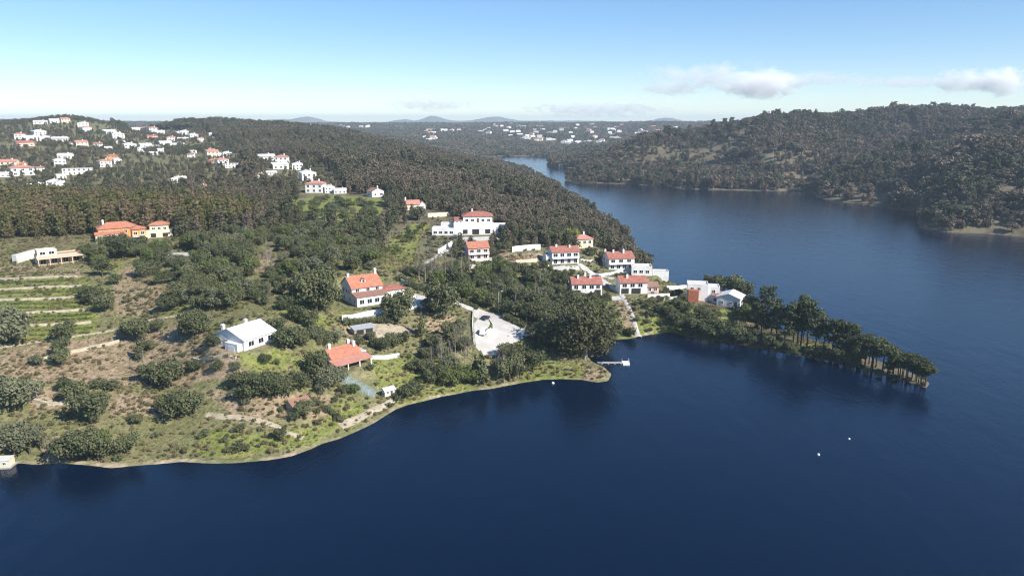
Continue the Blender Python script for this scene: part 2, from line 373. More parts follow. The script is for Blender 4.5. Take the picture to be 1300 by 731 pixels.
def roof_hip(m, b, z, rise, over, th=.18):
    x0, x1, y0, y1 = b[0]-over, b[1]+over, b[2]-over, b[3]+over; h = min(x1-x0, y1-y0)/2; 
    if x1-x0 >= y1-y0: r = [(x0+h*.9, (y0+y1)/2, z+rise), (x1-h*.9, (y0+y1)/2, z+rise)]; f = [(4, 5, 9, 8), (5, 6, 9), (6, 7, 8, 9), (7, 4, 8)]
    else: r = [((x0+x1)/2, y0+h*.9, z+rise), ((x0+x1)/2, y1-h*.9, z+rise)]; f = [(4, 5, 8), (5, 6, 9, 8), (6, 7, 9), (7, 4, 8, 9)]
    v = [(x0, y0, z), (x1, y0, z), (x1, y1, z), (x0, y1, z), (x0, y0, z+th), (x1, y0, z+th), (x1, y1, z+th), (x0, y1, z+th)] + r
    m.add(v, [(0, 3, 2, 1), (0, 1, 5, 4), (1, 2, 6, 5), (2, 3, 7, 6), (3, 0, 4, 7)] + f)
def roof_shed(m, b, z0, z1, over=.3, th=.18):
    """single slope rising from the front edge z0 to the back edge z1"""
    x0, x1, y0, y1 = b[0]-over, b[1]+over, b[2]-over, b[3]
    s = (z1-z0)/(b[3]-b[2]); zf = z0 - over*s
    m.add([(x0, y0, zf), (x1, y0, zf), (x1, y1, z1), (x0, y1, z1), (x0, y0, zf+th), (x1, y0, zf+th), (x1, y1, z1+th), (x0, y1, z1+th)],
          [(0, 3, 2, 1), (4, 5, 6, 7), (0, 1, 5, 4), (1, 2, 6, 5), (2, 3, 7, 6), (3, 0, 4, 7)])
SIGHT = []                                  # short views kept open in front of houses
FOOT = []                                   # footprints kept clear of trees: x, y, radius
def root_at(name, u, v, yaw, rad, label, cat, group=None, level=True, y0=0):
    x, y, z = hit(u, v, y0); yaw = yaw + math.degrees(math.atan2(-x, y))      # angles are read against the line of sight
    c = (x - math.sin(R(yaw))*rad*.6, y + math.cos(R(yaw))*rad*.6)
    if level: z = pad(c[0], c[1], rad, max(z, .8), soft=max(4.0, rad*.5))
    FOOT.append((c[0], c[1], rad)); FOOT.append((x, y, rad*.45)); SIGHT.extend([(x-x/y*d, y-d, rad*.65) for d in (rad*.6, rad*1.2)])
    o = empty(name, (x, y, z), R(yaw)); tag(o, label, cat, group); return o
def house(name, u, v, yaw, label, blocks, cat='house', chimneys=(), base=-3.0, group=None, rad=None, y0=0, extra=None):
    """blocks: (x0,x1,y0,y1,z0,z1), wall material, roof spec, openings. Local x runs along the front, y into depth."""
    xs = [b[0][0] for b in blocks] + [b[0][1] for b in blocks]; yy = [b[0][2] for b in blocks] + [b[0][3] for b in blocks]
    rad = rad or .5*max(max(xs)-min(xs), max(yy)-min(yy))
    root = root_at(name, u, v, yaw, rad, label, cat, group, y0=y0)
    roofs = []
    for b, wm, rf, ops in blocks:
        a = MB(); zb = base if b[4] <= 0 else b[4]
        a.box(b[0], b[1], b[2], b[3], zb, b[5])
        if rf and rf[0] == 'gable': gable_wall(a, b, b[5], rf[1], rf[3] if len(rf) > 3 else 'x')
        if rf and rf[0] == 'flat':
            p = rf[1]
            if p > 0:
                for q in ((b[0], b[1], b[2], b[2]+.25), (b[0], b[1], b[3]-.25, b[3]), (b[0], b[0]+.25, b[2]+.25, b[3]-.25), (b[1]-.25, b[1], b[2]+.25, b[3]-.25)):
                    a.box(q[0], q[1], q[2], q[3], b[5]+.002, b[5]+p)
        a.build('wall', M[wm], root)
        m = MB(); ro = None
        if rf:
            if rf[0] == 'gable': roof_gable(m, b, b[5], rf[1], .45, rf[3] if len(rf) > 3 else 'x')
            elif rf[0] == 'hip': roof_hip(m, b, b[5], rf[1], .5)
            elif rf[0] == 'shed': roof_shed(m, b, b[5], b[5]+rf[1])
            elif rf[0] == 'flat': m.box(b[0]+.26, b[1]-.26, b[2]+.26, b[3]-.26, b[5]+.004, b[5]+.06)
            ro = m.build('roof', M[rf[2]], root)
        roofs.append(ro)
        for op in ops: opening(root, op[0], b, *op[1:])
    for (bi, x, y, z0, z1) in chimneys:
        c = MB(); c.box(x-.4, x+.4, y-.4, y+.4, z0, z1); c.box(x-.52, x+.52, y-.52, y+.52, z1, z1+.14); c.box(x-.3, x+.3, y-.3, y+.3, z1+.14, z1+.4)
        c.build('chimney', M['white'], roofs[bi] or root)
    if extra: extra(root)
    return root
def wins(face, xs, z, w=1.2, h=1.3): return [('window', face, x, z, w, h) for x in xs]
def wall_run(name, pix, h, th, mt, label, cat='wall', coping=True, group=None, drop=1.6, pts3=None):
    """free-standing or retaining wall following the ground between pixels"""
    P = pts3 or [hit(u, v) for u, v in pix]; P = [Vector(p) for p in P]
    Q = []
    for a, b in zip(P[:-1], P[1:]):
        k = max(1, int((b - a).length / 3))
        for i in range(k): q = a.lerp(b, i / k); Q.append(Vector((q.x, q.y, gz(q.x, q.y))))
    Q.append(P[-1]); m = MB(); c = MB()
    O = Q[0].copy()
    for mm, d, z0, z1 in ((m, th/2, -drop, h), (c, th/2+.06, h+.002, h+.1)):
        V = []
        for i, q in enumerate(Q):
            t = (Q[min(i+1, len(Q)-1)] - Q[max(i-1, 0)]); n = Vector((-t.y, t.x, 0)).normalized()*d; r = q - O
            V += [(r.x-n.x, r.y-n.y, r.z+z0), (r.x+n.x, r.y+n.y, r.z+z0), (r.x+n.x, r.y+n.y, r.z+z1), (r.x-n.x, r.y-n.y, r.z+z1)]
        Fs = [(0, 1, 2, 3)[::1]]
        for i in range(len(Q)-1):
            o = 4*i; Fs += [(o, o+4, o+5, o+1), (o+1, o+5, o+6, o+2), (o+2, o+6, o+7, o+3), (o+3, o+7, o+4, o)]
        o = 4*(len(Q)-1); Fs += [(o+3, o+2, o+1, o)]
        mm.add(V, Fs)
    e = empty(name, O); tag(e, label, cat, group); m.build('wall_body', M[mt], e)
    if coping: c.build('coping', M[mt], e)
    return e
def strip(name, pix, width, mt, lift=.10, side=4, y0=0):
    """path or road draped on the ground"""
    P = [Vector(hit(u, v, y0)) for u, v in pix]; Q = []
    for a, b in zip(P[:-1], P[1:]):
        k = max(1, int((b - a).length / 1.2))
        Q += [a.lerp(b, i / k) for i in range(k)]
    Q.append(P[-1]); V = []; n_ = side + 1
    for i, q in enumerate(Q):
        t = Q[min(i+1, len(Q)-1)] - Q[max(i-1, 0)]; n = Vector((-t.y, t.x, 0)).normalized()
        wd = width * (1 + .12*math.sin(i*.7) + .1*math.sin(i*.23+1))
        for j in range(n_):
            r = q + n * wd * (j/side - .5); V.append((r.x, r.y, max(gz(r.x, r.y), .1) + lift - (.25 if j in (0, side) else 0)))
    m = MB(); m.add(V, [(i*n_+j, i*n_+j+1, (i+1)*n_+j+1, (i+1)*n_+j) for i in range(len(Q)-1) for j in range(side)])
    for q in Q[::3]: FOOT.append((q.x, q.y, width*.5 - .6))
    o = m.build(name, M[mt], smooth=True); tag(o, kind='structure'); return o
def paved(name, pix, mt, lift=.12):
    """paved area: grid of ground inside a pixel outline"""
    P = [Vector(hit(u, v)) for u, v in pix]; poly = [(p.x, p.y) for p in P]
    x0, x1 = min(p[0] for p in poly), max(p[0] for p in poly); y0, y1 = min(p[1] for p in poly), max(p[1] for p in poly)
    zs = sum(p.z for p in P) / len(P); s = 1.0; nx, ny = int((x1-x0)/s)+2, int((y1-y0)/s)+2; V, Fs = [], []
    # clip a triangulated outline instead of a staircase grid
    import mathutils
    from mathutils.geometry import delaunay_2d_cdt
    grid = [(x0+i*s*2, y0+j*s*2) for i in range(nx//2+1) for j in range(ny//2+1)]
    co = [mathutils.Vector(p) for p in poly + [g for g in grid if inpoly(np.array([g[0]]), np.array([g[1]]), poly)[0]]]
    r = delaunay_2d_cdt(co, [], [list(range(len(poly)))], 1, 1e-4)
    V = [(p.x, p.y, max(gz(p.x, p.y), .1) + lift) for p in r[0]]
    m = MB(); m.add(V, [tuple(f) for f in r[2]])
    for x, y in grid:
        if inpoly(np.array([x]), np.array([y]), poly)[0]: FOOT.append((x, y, 1.6))
    o = m.build(name, M[mt]); tag(o, kind='structure'); return o
def inpoly(x, y, P):
    ins = np.zeros(np.shape(x), bool); n = len(P)
    for i in range(n):
        x1, y1 = P[i]; x2, y2 = P[(i+1) % n]
        c = (y1 > y) != (y2 > y)
        ins ^= c & (x < (x2-x1)*(y-y1)/((y2-y1) if y2 != y1 else 1e-9) + x1)
    return ins

# ---- the near houses
def porch_posts(xs, y, h, mt='white'):
    def f(root):
        for x in xs:
            m = MB(); m.box(x-.15, x+.15, y-.15, y+.15, -1, h); m.build('post', M[mt], root)
    return f
def balcony(parts):
    def f(root):
        for (x0, x1, y0, y1, z) in parts:
            m = MB(); m.box(x0, x1, y0, y1, z-.2, z); b = m.build('balcony', M['white'], root)
            r = MB(); r.box(x0, x1, y0, y0+.08, z+.85, z+.95); k = int((x1-x0)/.5)
            for i in range(k+1):
                xx = x0 + (x1-x0-.08)*i/k; r.box(xx, xx+.06, y0+.01, y0+.07, z+.002, z+.85)
            r.build('railing', M['frame'], b)
    return f
def dormer(root):
    m = MB(); b = (-3.6, -2.0, 6.3, 8.6, 6.9, 7.9); m.box(*b); d = m.build('dormer', M['white'], root)
    r = MB(); roof_gable(r, b, 7.9, .5, .2, 'y', .12); r.build('dormer_roof', M['orangetile'], d)
    p = MB(); p.box(-3.2, -2.4, 6.22, 6.3, 7.25, 7.85); p.build('dormer_pane', M['glass'], d)

HA = house('villa', 481, 386, 23, 'large white villa with orange tiled roof, dormer and paved terrace above the car park',
  [((-8, 3.5, 4.5, 14.5, 0, 5.8), 'white', ('gable', 3.2, 'orangetile'), wins('l', (7, 9.5, 12), 3.4) + wins('l', (6.5, 12), .9) + wins('f', (-6, -2, 1.5), 4.3, 1.2, 1.0)),
   ((-8, 3.5, 0, 4.5, 0, 3.3), 'white', ('shed', .8, 'oldtile'), wins('f', (-6.2, -3.4, -.6, 2.0), .9, 1.6, 1.5) + [('window', 'l', 2.2, .9, 1.2, 1.3)]),
   ((3.5, 11.5, 3.2, 11, 0, 3.6), 'white', ('hip', 1.2, 'red'), wins('f', (5.5, 9.3), .9, 1.4, 1.3) + [('door', 'f', 7.4, 0, 1.0, 2.1, 'door')])],
  chimneys=((0, 3.0, 9.5, 8.4, 10.6), (0, -7.3, 9.5, 8.4, 9.9)), extra=dormer, rad=12)
HB = house('white_roofed_house', 330, 439, 40, 'low white house with a white tiled roof above a green lawn',
  [((-5.5, 6, 0, 13, 0, 3.1), 'white', ('gable', 2.5, 'whiteroof'), wins('f', (-3, .5, 4), .9, 1.8, 1.4) + wins('l', (3.5, 7, 10.5), 1.0, 1.5, 1.2)),
   ((-7.2, -5.5, .8, 6, -1, 2.1), 'white', ('flat', .15, 'whiteroof'), [('garage_door', 'l', 3.4, -.8, 2.6, 2.2, 'frame')])],
  chimneys=((0, 1.2, 6.8, 5.2, 6.6), (0, -4.5, 9.5, 4.2, 6.0)), rad=9)
HC = house('red_roofed_cottage', 447, 466, 32, 'small white cottage with red roof and a lower red porch roof above the shore',
  [((-5, 5, 2.8, 10, 0, 3.0), 'white', ('gable', 2.1, 'orangetile'), wins('f', (-3.2, -.8, 1.6, 3.8), .8, 1.3, 1.4) + wins('l', (5, 7.6), .9)),
   ((5.003, 7.6, 3.6, 9, 0, 2.6), 'white', ('flat', .2, 'offwhite'), wins('f', (6.3,), .9))],
  chimneys=((0, -3.6, 6.4, 4.6, 6.4), (0, 3.3, 6.9, 4.3, 6.3), (0, 4.2, 5.4, 4.0, 5.9)), rad=7,
  extra=lambda r: (lambda m: (roof_shed(m, (-6, 6.4, -1.2, 2.78), 1.9, 2.75, .2), m.build('porch_roof', M['palered'], r), porch_posts((-5.8, -2, 2, 6.0), -1.1, 1.85)(r)))(MB()))
HD = house('terrace_house', 78, 335, 8, 'long peach single-storey house with covered terrace above the vineyard',
  [((-8, 8, 1.8, 9, 0, 3.4), 'peach', ('flat', .5, 'palered'), wins('f', (-6, -2, 2, 6), .5, 1.8, 1.9)),
   ((-7.5, -.5, 3.6, 9.2, 3.4, 5.6), 'cream', ('flat', .35, 'offwhite'), wins('f', (-5.6, -2.4), 4.0, 1.8, 1.1))], rad=8,
  extra=lambda r: (lambda m: (roof_shed(m, (-8.2, 8.2, -1.4, 1.78), 2.9, 3.3, .2, .35), m.build('porch_roof', M['peach'], r), porch_posts((-8, -4, 0, 4, 8), -1.3, 2.85, 'peach')(r)))(MB()))
HE = house('orange_villa', 152, 305, 4, 'orange villa with orange tiled hip roof and chimney in front of the tall wood',
  [((-8, 8, 3, 12, 0, 5.2), 'orange', ('hip', 2.6, 'orangetile'), wins('f', (-6, -3, 0, 3, 6), 3.0, 1.3, 1.3)),
   ((-9.5, 2.5, 0, 3, 0, 3.0), 'peach', ('shed', .9, 'orangetile'), wins('f', (-8, -5, -2, 1), .5, 1.8, 1.9))],
  chimneys=((0, -5.5, 7, 6.6, 8.8),), rad=9)
HE2 = house('orange_annexe', 178, 308, 6, 'narrow two-storey orange annexe with dark balcony beside the orange villa',
  [((-2.8, 2.8, 0, 6, 0, 6.2), 'orange', ('hip', 1.4, 'orangetile'), wins('f', (-1.4, 1.4), 3.6, 1.3, 1.4) + wins('f', (-1.2, 1.3), .6, 1.5, 1.8))], rad=4,
  extra=balcony([(-2.8, 2.8, -1.2, -.003, 3.0)]))
HE3 = house('cream_house', 203, 301, -4, 'cream house with stepped terraces beside the orange villa',
  [((-4, 4, 1.5, 8, 0, 5.4), 'cream', ('hip', 1.6, 'orangetile'), wins('f', (-2.4, 0, 2.4), 3.1) + wins('f', (-2.4, 2.4), .6)),
   ((-5.5, 5.5, -1.5, 1.5, 0, 2.6), 'cream', ('flat', .8, 'cream'), [('opening', 'f', -2.5, .2, 2.2, 1.9, 'dark'), ('opening', 'f', 2.5, .2, 2.2, 1.9, 'dark')])], rad=6)
HF = house('white_mansion', 604, 298, 2, 'big white villa with red hip roof on tall white garage walls up the slope',
  [((-6.5, 9, 3, 13, 0, 9.2), 'white', ('hip', 2.3, 'red'), wins('f', (-4.5, -1.5, 4, 7), 6.6, 1.4, 1.3) + [('door', 'f', 1.3, 6, 1.1, 2.2, 'door')]),
   ((-11.5, 9.6, -.4, 3, 0, 5.2), 'white', ('flat', .9, 'offwhite'), [('garage_door', 'f', -5.5, .6, 2.4, 2.2, 'dark'), ('garage_door', 'f', .0, .3, 3.6, 2.7, 'dark'), ('garage_door', 'f', 6.3, .6, 2.6, 2.3, 'dark')]),
   ((9.603, 17.5, .5, 6, 0, 4.4), 'white', ('flat', .9, 'offwhite'), wins('f', (12, 15), 1.5, 1.0, .8)),
   ((-11, -6.503, 3.003, 9, 0, 7.2), 'white', ('shed', 1.0, 'red'), wins('f', (-9.7, -7.8), 5.5, 1.0, 1.1))],
  chimneys=((0, -1.5, 8, 10.4, 12.4),), rad=14)
HG = house('flat_roofed_house', 563, 299, -6, 'low white flat-roofed house beside the big white villa',
  [((-6, 6, 0, 7, 0, 3.6), 'white', ('flat', .4, 'offwhite'), wins('f', (-4.2, -1.4, 1.4, 4.2), 1.0, 1.6, 1.2)),
   ((-2, 6, 7.003, 11, 0, 5.4), 'offwhite', ('flat', .3, 'offwhite'), [])], rad=8)
HH = house('pink_house', 608, 330, 13, 'pink two-storey house with red roof below the big white villa',
  [((-5, 5, 0, 9, 0, 5.8), 'pink', ('gable', 2.2, 'orangetile'), wins('f', (-3.3, 0, 3.3), 3.5, 1.7, 1.5) + wins('f', (-3.2, 0, 3.2), .5, 1.6, 2.0) + wins('l', (3, 6.3), 3.5)),
   ((-4.2, 7, -3.6, -.2, -2.2, .1), 'offwhite', ('flat', .7, 'offwhite'), [])], rad=8, extra=balcony([(-5, 5, -1.1, -.003, 2.9)]))
HI = house('brown_roofed_house', 525, 267, 6, 'cream house with faded brown-red roof at the edge of the wood above the green field',
  [((-6.5, 4, 0, 8, 0, 3.8), 'cream', ('gable', 2.0, 'palered'), wins('f', (-4.5, -1.2, 2), 1.0)), ((4.003, 7.5, .5, 7, 0, 3.6), 'white', ('gable', 1.7, 'palered', 'y'), wins('f', (5.7,), 1.0))],
  chimneys=((0, -4.4, 4, 5.3, 7.4),), rad=8)
HK = house('balcony_house', 718, 335, 15, 'white two-storey house with red roof and long arcaded balcony',
  [((-6.5, 6.5, 0, 9, 0, 5.7), 'white', ('gable', 1.9, 'red'), wins('f', (-4.8, -1.6, 1.6, 4.8), 3.3, 1.9, 1.7) + wins('f', (-4.8, -1.6, 1.6, 4.8), .4, 1.5, 1.9) + wins('l', (3, 6), 3.4)),
   ((-9, -6.503, 1.5, 8, 0, 3.4), 'white', ('flat', .8, 'offwhite'), wins('f', (-7.7,), 1.0))],
  chimneys=((0, -3.6, 4.0, 6.6, 8.3), (0, 2.6, 3.2, 6.3, 8.0)), rad=9, extra=balcony([(-6.4, 6.4, -1.4, -.003, 2.9)]))
HL = house('pale_roofed_house', 742, 315, 20, 'small cream house with pale faded roof behind the balcony house',
  [((-4.6, 4.6, 0, 8, 0, 4.6), 'cream', ('hip', 2.0, 'palered'), wins('f', (-2.8, 0, 2.8), 2.4, 1.3, 1.4) + wins('l', (3,), 2.4))], chimneys=((0, .8, 4, 5.8, 7.6),), rad=7)
HM = house('lakeside_house', 789, 342, 18, 'white two-storey house with red roof in front of the lake-facing trees',
  [((-6.3, 6.3, 0, 11, 0, 5.4), 'white', ('gable', 2.3, 'red'), wins('f', (-4.3, -.4, 3.6), 3.3, 1.9, 1.5) + wins('f', (-4.5, -1.5, 1.5, 4.6), .5, 1.6, 1.8) + wins('l', (3.5, 7.5), 3.3))],
  chimneys=((0, -3.0, 4.6, 6.8, 8.6), (0, 1.9, 4.0, 6.8, 8.8), (0, -5.6, 9.5, 5.6, 8.0)), rad=9, extra=balcony([(-6.2, 6.2, -1.3, -.003, 2.8)]))
HN = house('street_house', 745, 375, 10, 'white house with red roof, three chimneys and open porch below the street',
  [((-6.4, 6.4, 0, 9, 0, 5.0), 'white', ('gable', 2.1, 'red'), wins('f', (-4.6, -1.2, 2), 2.9, 1.7, 1.5) + [('opening', 'f', 4.6, .1, 2.6, 2.3, 'dark'), ('opening', 'f', -4.2, .1, 3.0, 2.2, 'dark')] + wins('f', (4.7,), 3.0, 1.5, 1.4))],
  chimneys=((0, -3.4, 3.4, 6.0, 7.9), (0, 1.9, 3.6, 6.0, 7.9), (0, .2, 6.6, 5.7, 8.3)), rad=8)
HO = house('porch_house', 805, 373, 14, 'white house with red hipped roof above dark ground-floor openings by the steps',
  [((-6.2, 5.6, 0, 9, 0, 5.0), 'white', ('gable', 1.9, 'red'), wins('f', (-4.2, -.8, 2.6), 3.0, 1.8, 1.4) + [('opening', 'f', -4.0, .1, 3.2, 2.3, 'dark'), ('opening', 'f', .8, .1, 4.0, 2.3, 'dark')]),
   ((5.603, 11, 1, 7.5, 0, 2.8), 'pink', ('gable', 1.3, 'oldtile'), wins('f', (7, 9.5), .9))],
  chimneys=((0, -2.6, 3.0, 5.9, 7.6),), rad=8)
HP = house('flat_white_house', 814, 350, 6, 'flat-roofed white house with wide paved terrace behind the porch house',
  [((-4.6, 5, 0, 7, 0, 4.0), 'white', ('flat', .5, 'offwhite'), wins('f', (-2.8, 0, 2.9), 1.3, 1.5, 1.3)), ((5.003, 13, 1, 6, 0, 1.6), 'white', ('flat', .5, 'concrete'), [])], rad=8)
HQ = house('boxy_white_house', 894, 384, 4, 'boxy white flat-roofed house with raw red brick wall at the base of the spit',
  [((-7, 1.5, 2.6, 10, 0, 6.6), 'white', ('flat', .4, 'offwhite'), wins('f', (-5, -2.2), 4.6, 1.1, 1.0)), ((1.503, 6.2, 3.6, 10, 0, 5.6), 'white', ('flat', .35, 'offwhite'), wins('f', (3.8,), 3.4)),
   ((-6.6, -2.4, -.6, 2.598, 0, 4.9), 'brick', None, [])], rad=8)
HR = house('white_gabled_house', 924, 389, -12, 'white house with broad pale gable facing the lake at the base of the spit',
  [((-4.6, 4.6, 0, 8.5, 0, 3.6), 'white', ('gable', 1.7, 'whiteroof', 'y'), wins('f', (-2.6, 1.0), .8, 1.0, 1.2) + [('door', 'f', 3.0, 0, 1.1, 2.2, 'door')] + wins('r', (3, 6), 1.0)),
   ((-7.4, -4.603, 2.5, 7.5, 0, 3.2), 'white', ('shed', 1.0, 'oldtile'), wins('f', (-6,), 1.0))], rad=6)
HS = house('gabled_cottage', 480, 250, 30, 'small white gabled cottage with brown roof slope between orchard and wood',
  [((-4.5, 4.5, 0, 7, 0, 3.8), 'white', ('gable', 2.0, 'oldtile', 'y'), wins('f', (-2, 2), 1.0) + wins('l', (2.5, 5), 1.0))], chimneys=((0, 2, 4, 4.8, 6.6),), rad=6)
HT = house('dark_shed', 463, 424, 20, 'low dark open-fronted shed on bare earth below the large villa',
  [((-3.4, 3.4, 0, 3.6, 0, 1.9), 'greywall', ('shed', .4, 'metal'), [('opening', 'f', -1.5, .1, 2.4, 1.5, 'dark'), ('opening', 'f', 1.6, .1, 2.4, 1.5, 'dark')])], cat='shed', rad=3.5)
HU = house('white_hut', 495, 502, 28, 'tiny white hut beside the shore track', [((-1.6, 1.6, 0, 1.8, 0, 1.8), 'white', ('gable', .5, 'whiteroof'), [('door', 'f', .6, 0, .7, 1.6, 'door'), ('window', 'f', -.7, .8, .6, .6)])], cat='hut', rad=1.8)
HV = house('teal_shed', 719, 364, 8, 'small shed with pale teal sheet roof beside the street house', [((-1.9, 1.9, 0, 3, 0, 2.0), 'white', ('shed', .5, 'tealroof'), [('door', 'f', .8, 0, .9, 1.8, 'door')])], cat='shed', rad=2.5)
HX = house('tile_roofed_hut', 383, 520, 28, 'low brown stone hut on the bare bank above the shore track', [((-2.6, 2.6, 0, 3.4, 0, 1.9), 'stone', ('gable', .8, 'oldtile'), [('door', 'f', .8, 0, .9, 1.7, 'door')])], cat='hut', rad=3)
HY = house('lone_white_house', 746, 203, 10, 'lone white house in the wood above the narrows', [((-4.5, 4.5, 0, 8, 0, 4), 'white', ('gable', 2, 'whiteroof'), wins('f', (-2.5, 2.5), 1.2, 1.4, 1.4))], rad=8)
HZ = house('boathouse', 712, 212, 0, 'white boathouse on the little point in the narrows', [((-3.6, 3.6, 0, 6, 0, 3.2), 'white', ('gable', 1.4, 'whiteroof'), [('opening', 'f', 0, .2, 2.6, 2.3, 'dark')])], cat='boathouse', rad=5)
FOOT.extend([(p.location.x-p.location.x/p.location.y*d, p.location.y-d, 8) for p, dm in ((HY, 70), (HZ, 14)) for d in range(6, dm, 8)])
HW = house('pump_house', 318, 279, 10, 'small white outbuilding among the oaks below the white row', [((-2.6, 2.6, 0, 4, 0, 3.0), 'white', ('flat', .2, 'offwhite'), [('door', 'f', .9, 0, 1, 2, 'door')])], cat='outbuilding', rad=3)

# ---- hillside village: copies of a few house kinds
def village_kind(i, wm, rm, w, d, h, rise, roof, hip=False):
    ops = []; b = (-w/2, w/2, 0, d, -2.5, h); a = MB(); a.box(*b)
    if roof == 'gable': gable_wall(a, b, h, rise, 'y' if hip else 'x')
    m = MB()
    if roof == 'gable': roof_gable(m, b, h, rise, .4, 'y' if hip else 'x')
    elif roof == 'hip': roof_hip(m, b, h, rise, .5)
    else: m.box(-w/2-.2, w/2+.2, -.2, d+.2, h+.002, h+.3)
    xs = [(-w/2 + w*(k+.5)/max(2, int(w/3.2))) for k in range(max(2, int(w/3.2)))]
    zz = [.9] if h < 4.2 else [.7, 3.5]
    for x in xs:
        for z in zz: ops.append((x, z))
    c = MB(); c.box(w*.2-.4, w*.2+.4, d*.5-.4, d*.5+.4, h, h+rise+1.1)
    return a.mesh('wall', M[wm]), m.mesh('roof', M[rm]), ops, c.mesh('chimney', M['white'])
VK = [village_kind(0, 'white', 'whiteroof', 12, 8, 3.6, 1.5, 'gable'), village_kind(1, 'white', 'palered', 11, 9, 5.6, 1.7, 'hip'), village_kind(2, 'white', 'whiteroof', 10, 8, 5.8, 1.6, 'gable', True),
      village_kind(3, 'cream', 'palered', 12, 9, 5.4, 1.8, 'gable'), village_kind(4, 'orange', 'orangetile', 11, 9, 5.4, 1.8, 'hip'), village_kind(5, 'white', 'offwhite', 22, 9, 5.0, .3, 'flat'),
      village_kind(6, 'pink', 'red', 12, 8, 4.0, 1.6, 'gable'), village_kind(7, 'white', 'oldtile', 9, 8, 4.4, 1.8, 'gable')]
VL = ['low white house with white roof', 'white house with rose hip roof', 'white house with gable facing front', 'cream house with rose roof',
      'orange house with orange tiled roof', 'long flat-roofed white building', 'pink house with red roof', 'small white house with brown roof']
def village_house(k, u, v, wpx, yaw, where, group, y0=0, parts=True):
    wall, roof, ops, chim = VK[k]; x, y, z = hit(u, v, y0)
    if y > 6000: return
    w0 = max(c.co.x for c in wall.vertices)*2; s = min(max(wpx*math.hypot(y, CAMZ-z)/F/w0, .7), 1.5)
    r = 7*s; pad(x, y+3, r*.8, z, 6); FOOT.append((x, y+3*s, 8*s)); FOOT.append((x-x/y*9, y-9, 6*s))
    if y > 1200: FOOT.extend([(x-x/y*d, y-d, 9) for d in (18, 32, 46)])
    o = empty('village_house', (x, y, z), R(yaw) + math.atan2(-x, y)); o.scale = (s, s, min(s, 1.15)); tag(o, VL[k] + ' ' + where, 'house', group + ', ' + VL[k])
    link('wall', wall, o); rf = link('roof', roof, o)
    if k not in (5,): link('chimney', chim, rf)
    if parts:
        fm, pm = window_mesh(1.3, 1.4)
        for (wx, wz) in ops: q = link('window', fm, o); q.location = (wx, 0, wz); link('pane', pm, q)
    return o
HILL = '26 177 12 1,39 178 16 0,52 173 18 2,55 179 14 0,33 186 20 6,75 180 18 0,72 156 20 0,51 158 16 0,84 156 10 3,106 162 12 2,111 167 10 1,138 170 14 0,151 176 14 2,92 185 6 7,105 187 14 3,125 188 10 7,138 190 8 0,82 202 16 0,77 211 13 2,98 222 32 5,135 212 14 1,143 204 12 4,150 208 8 2,11 214 18 3,30 223 26 1,4 225 14 0,52 218 9 7,77 227 10 0,48 241 18 0,66 237 12 2,75 236 9 0,28 213 8 4'
ROW = '173 166 9 0,182 164 9 6,196 167 14 1,203 170 11 0,194 177 12 6,153 183 9 0,166 190 14 2,180 193 9 2,186 188 14 0,199 188 14 5,211 185 14 0,225 185 14 5,235 172 10 2,232 180 12 0,247 177 10 2,255 180 8 1,271 175 9 2,194 197 8 0,206 193 10 0,217 179 9 1,229 172 7 2,266 195 10 1,271 199 14 3,283 198 12 5,289 200 10 2,270 210 12 4,284 210 14 1,298 213 16 5,245 195 8 0,242 200 7 7,230 230 8 0,224 233 6 2,258 244 10 3'
MIDR = '338 204 22 0,357 208 16 1,357 215 20 0,378 216 13 2,393 230 18 2,399 245 22 1,419 245 12 2,344 223 10 0,332 227 8 7,432 246 8 0'
for src, wh, gp in ((HILL, 'in the hillside village above the wood', 'hillside village houses'), (ROW, 'in the dense village row', 'houses of the village row'), (MIDR, 'in the white row above the orchard', 'houses above the orchard')):
    for i, e in enumerate(src.split(',')):
        u, v, wp, k = [int(q) for q in e.split()]
        village_house(k, u, v, wp, [8, -10, 20, 0, 14, -16][i % 6], wh, gp)
# ---- far town across the water
FT = [(397, 163, 12, 3), (440, 163, 9, 2.5), (462, 163, 6, 2), (548, 178, 9, 3), (545, 168, 8, 3), (575, 166, 14, 2), (610, 166, 14, 4), (640, 160, 12, 4)]
far = []
for (u, v, a, b) in FT:
    for k in range(5): far.append((u + random.uniform(-a, a), v + random.uniform(-b, b)))
for k in range(105):
    t = random.random(); far.append((645 + 225*t + random.uniform(-8, 8), 167 + 10*t*random.uniform(-.3, 1) + random.uniform(-9, 13)))
for (u, v) in ((883, 170), (875, 174), (700, 154), (845, 183), (663, 178), (697, 178)): far.append((u, v))
for i, (u, v) in enumerate(far):
    k = random.choice([0, 0, 1, 2, 2, 3, 0, 5]); village_house(k, u, v, random.uniform(4.5, 8.0), random.uniform(-25, 25), 'in the far town beyond the narrows', 'houses of the far town', 1250, parts=False)
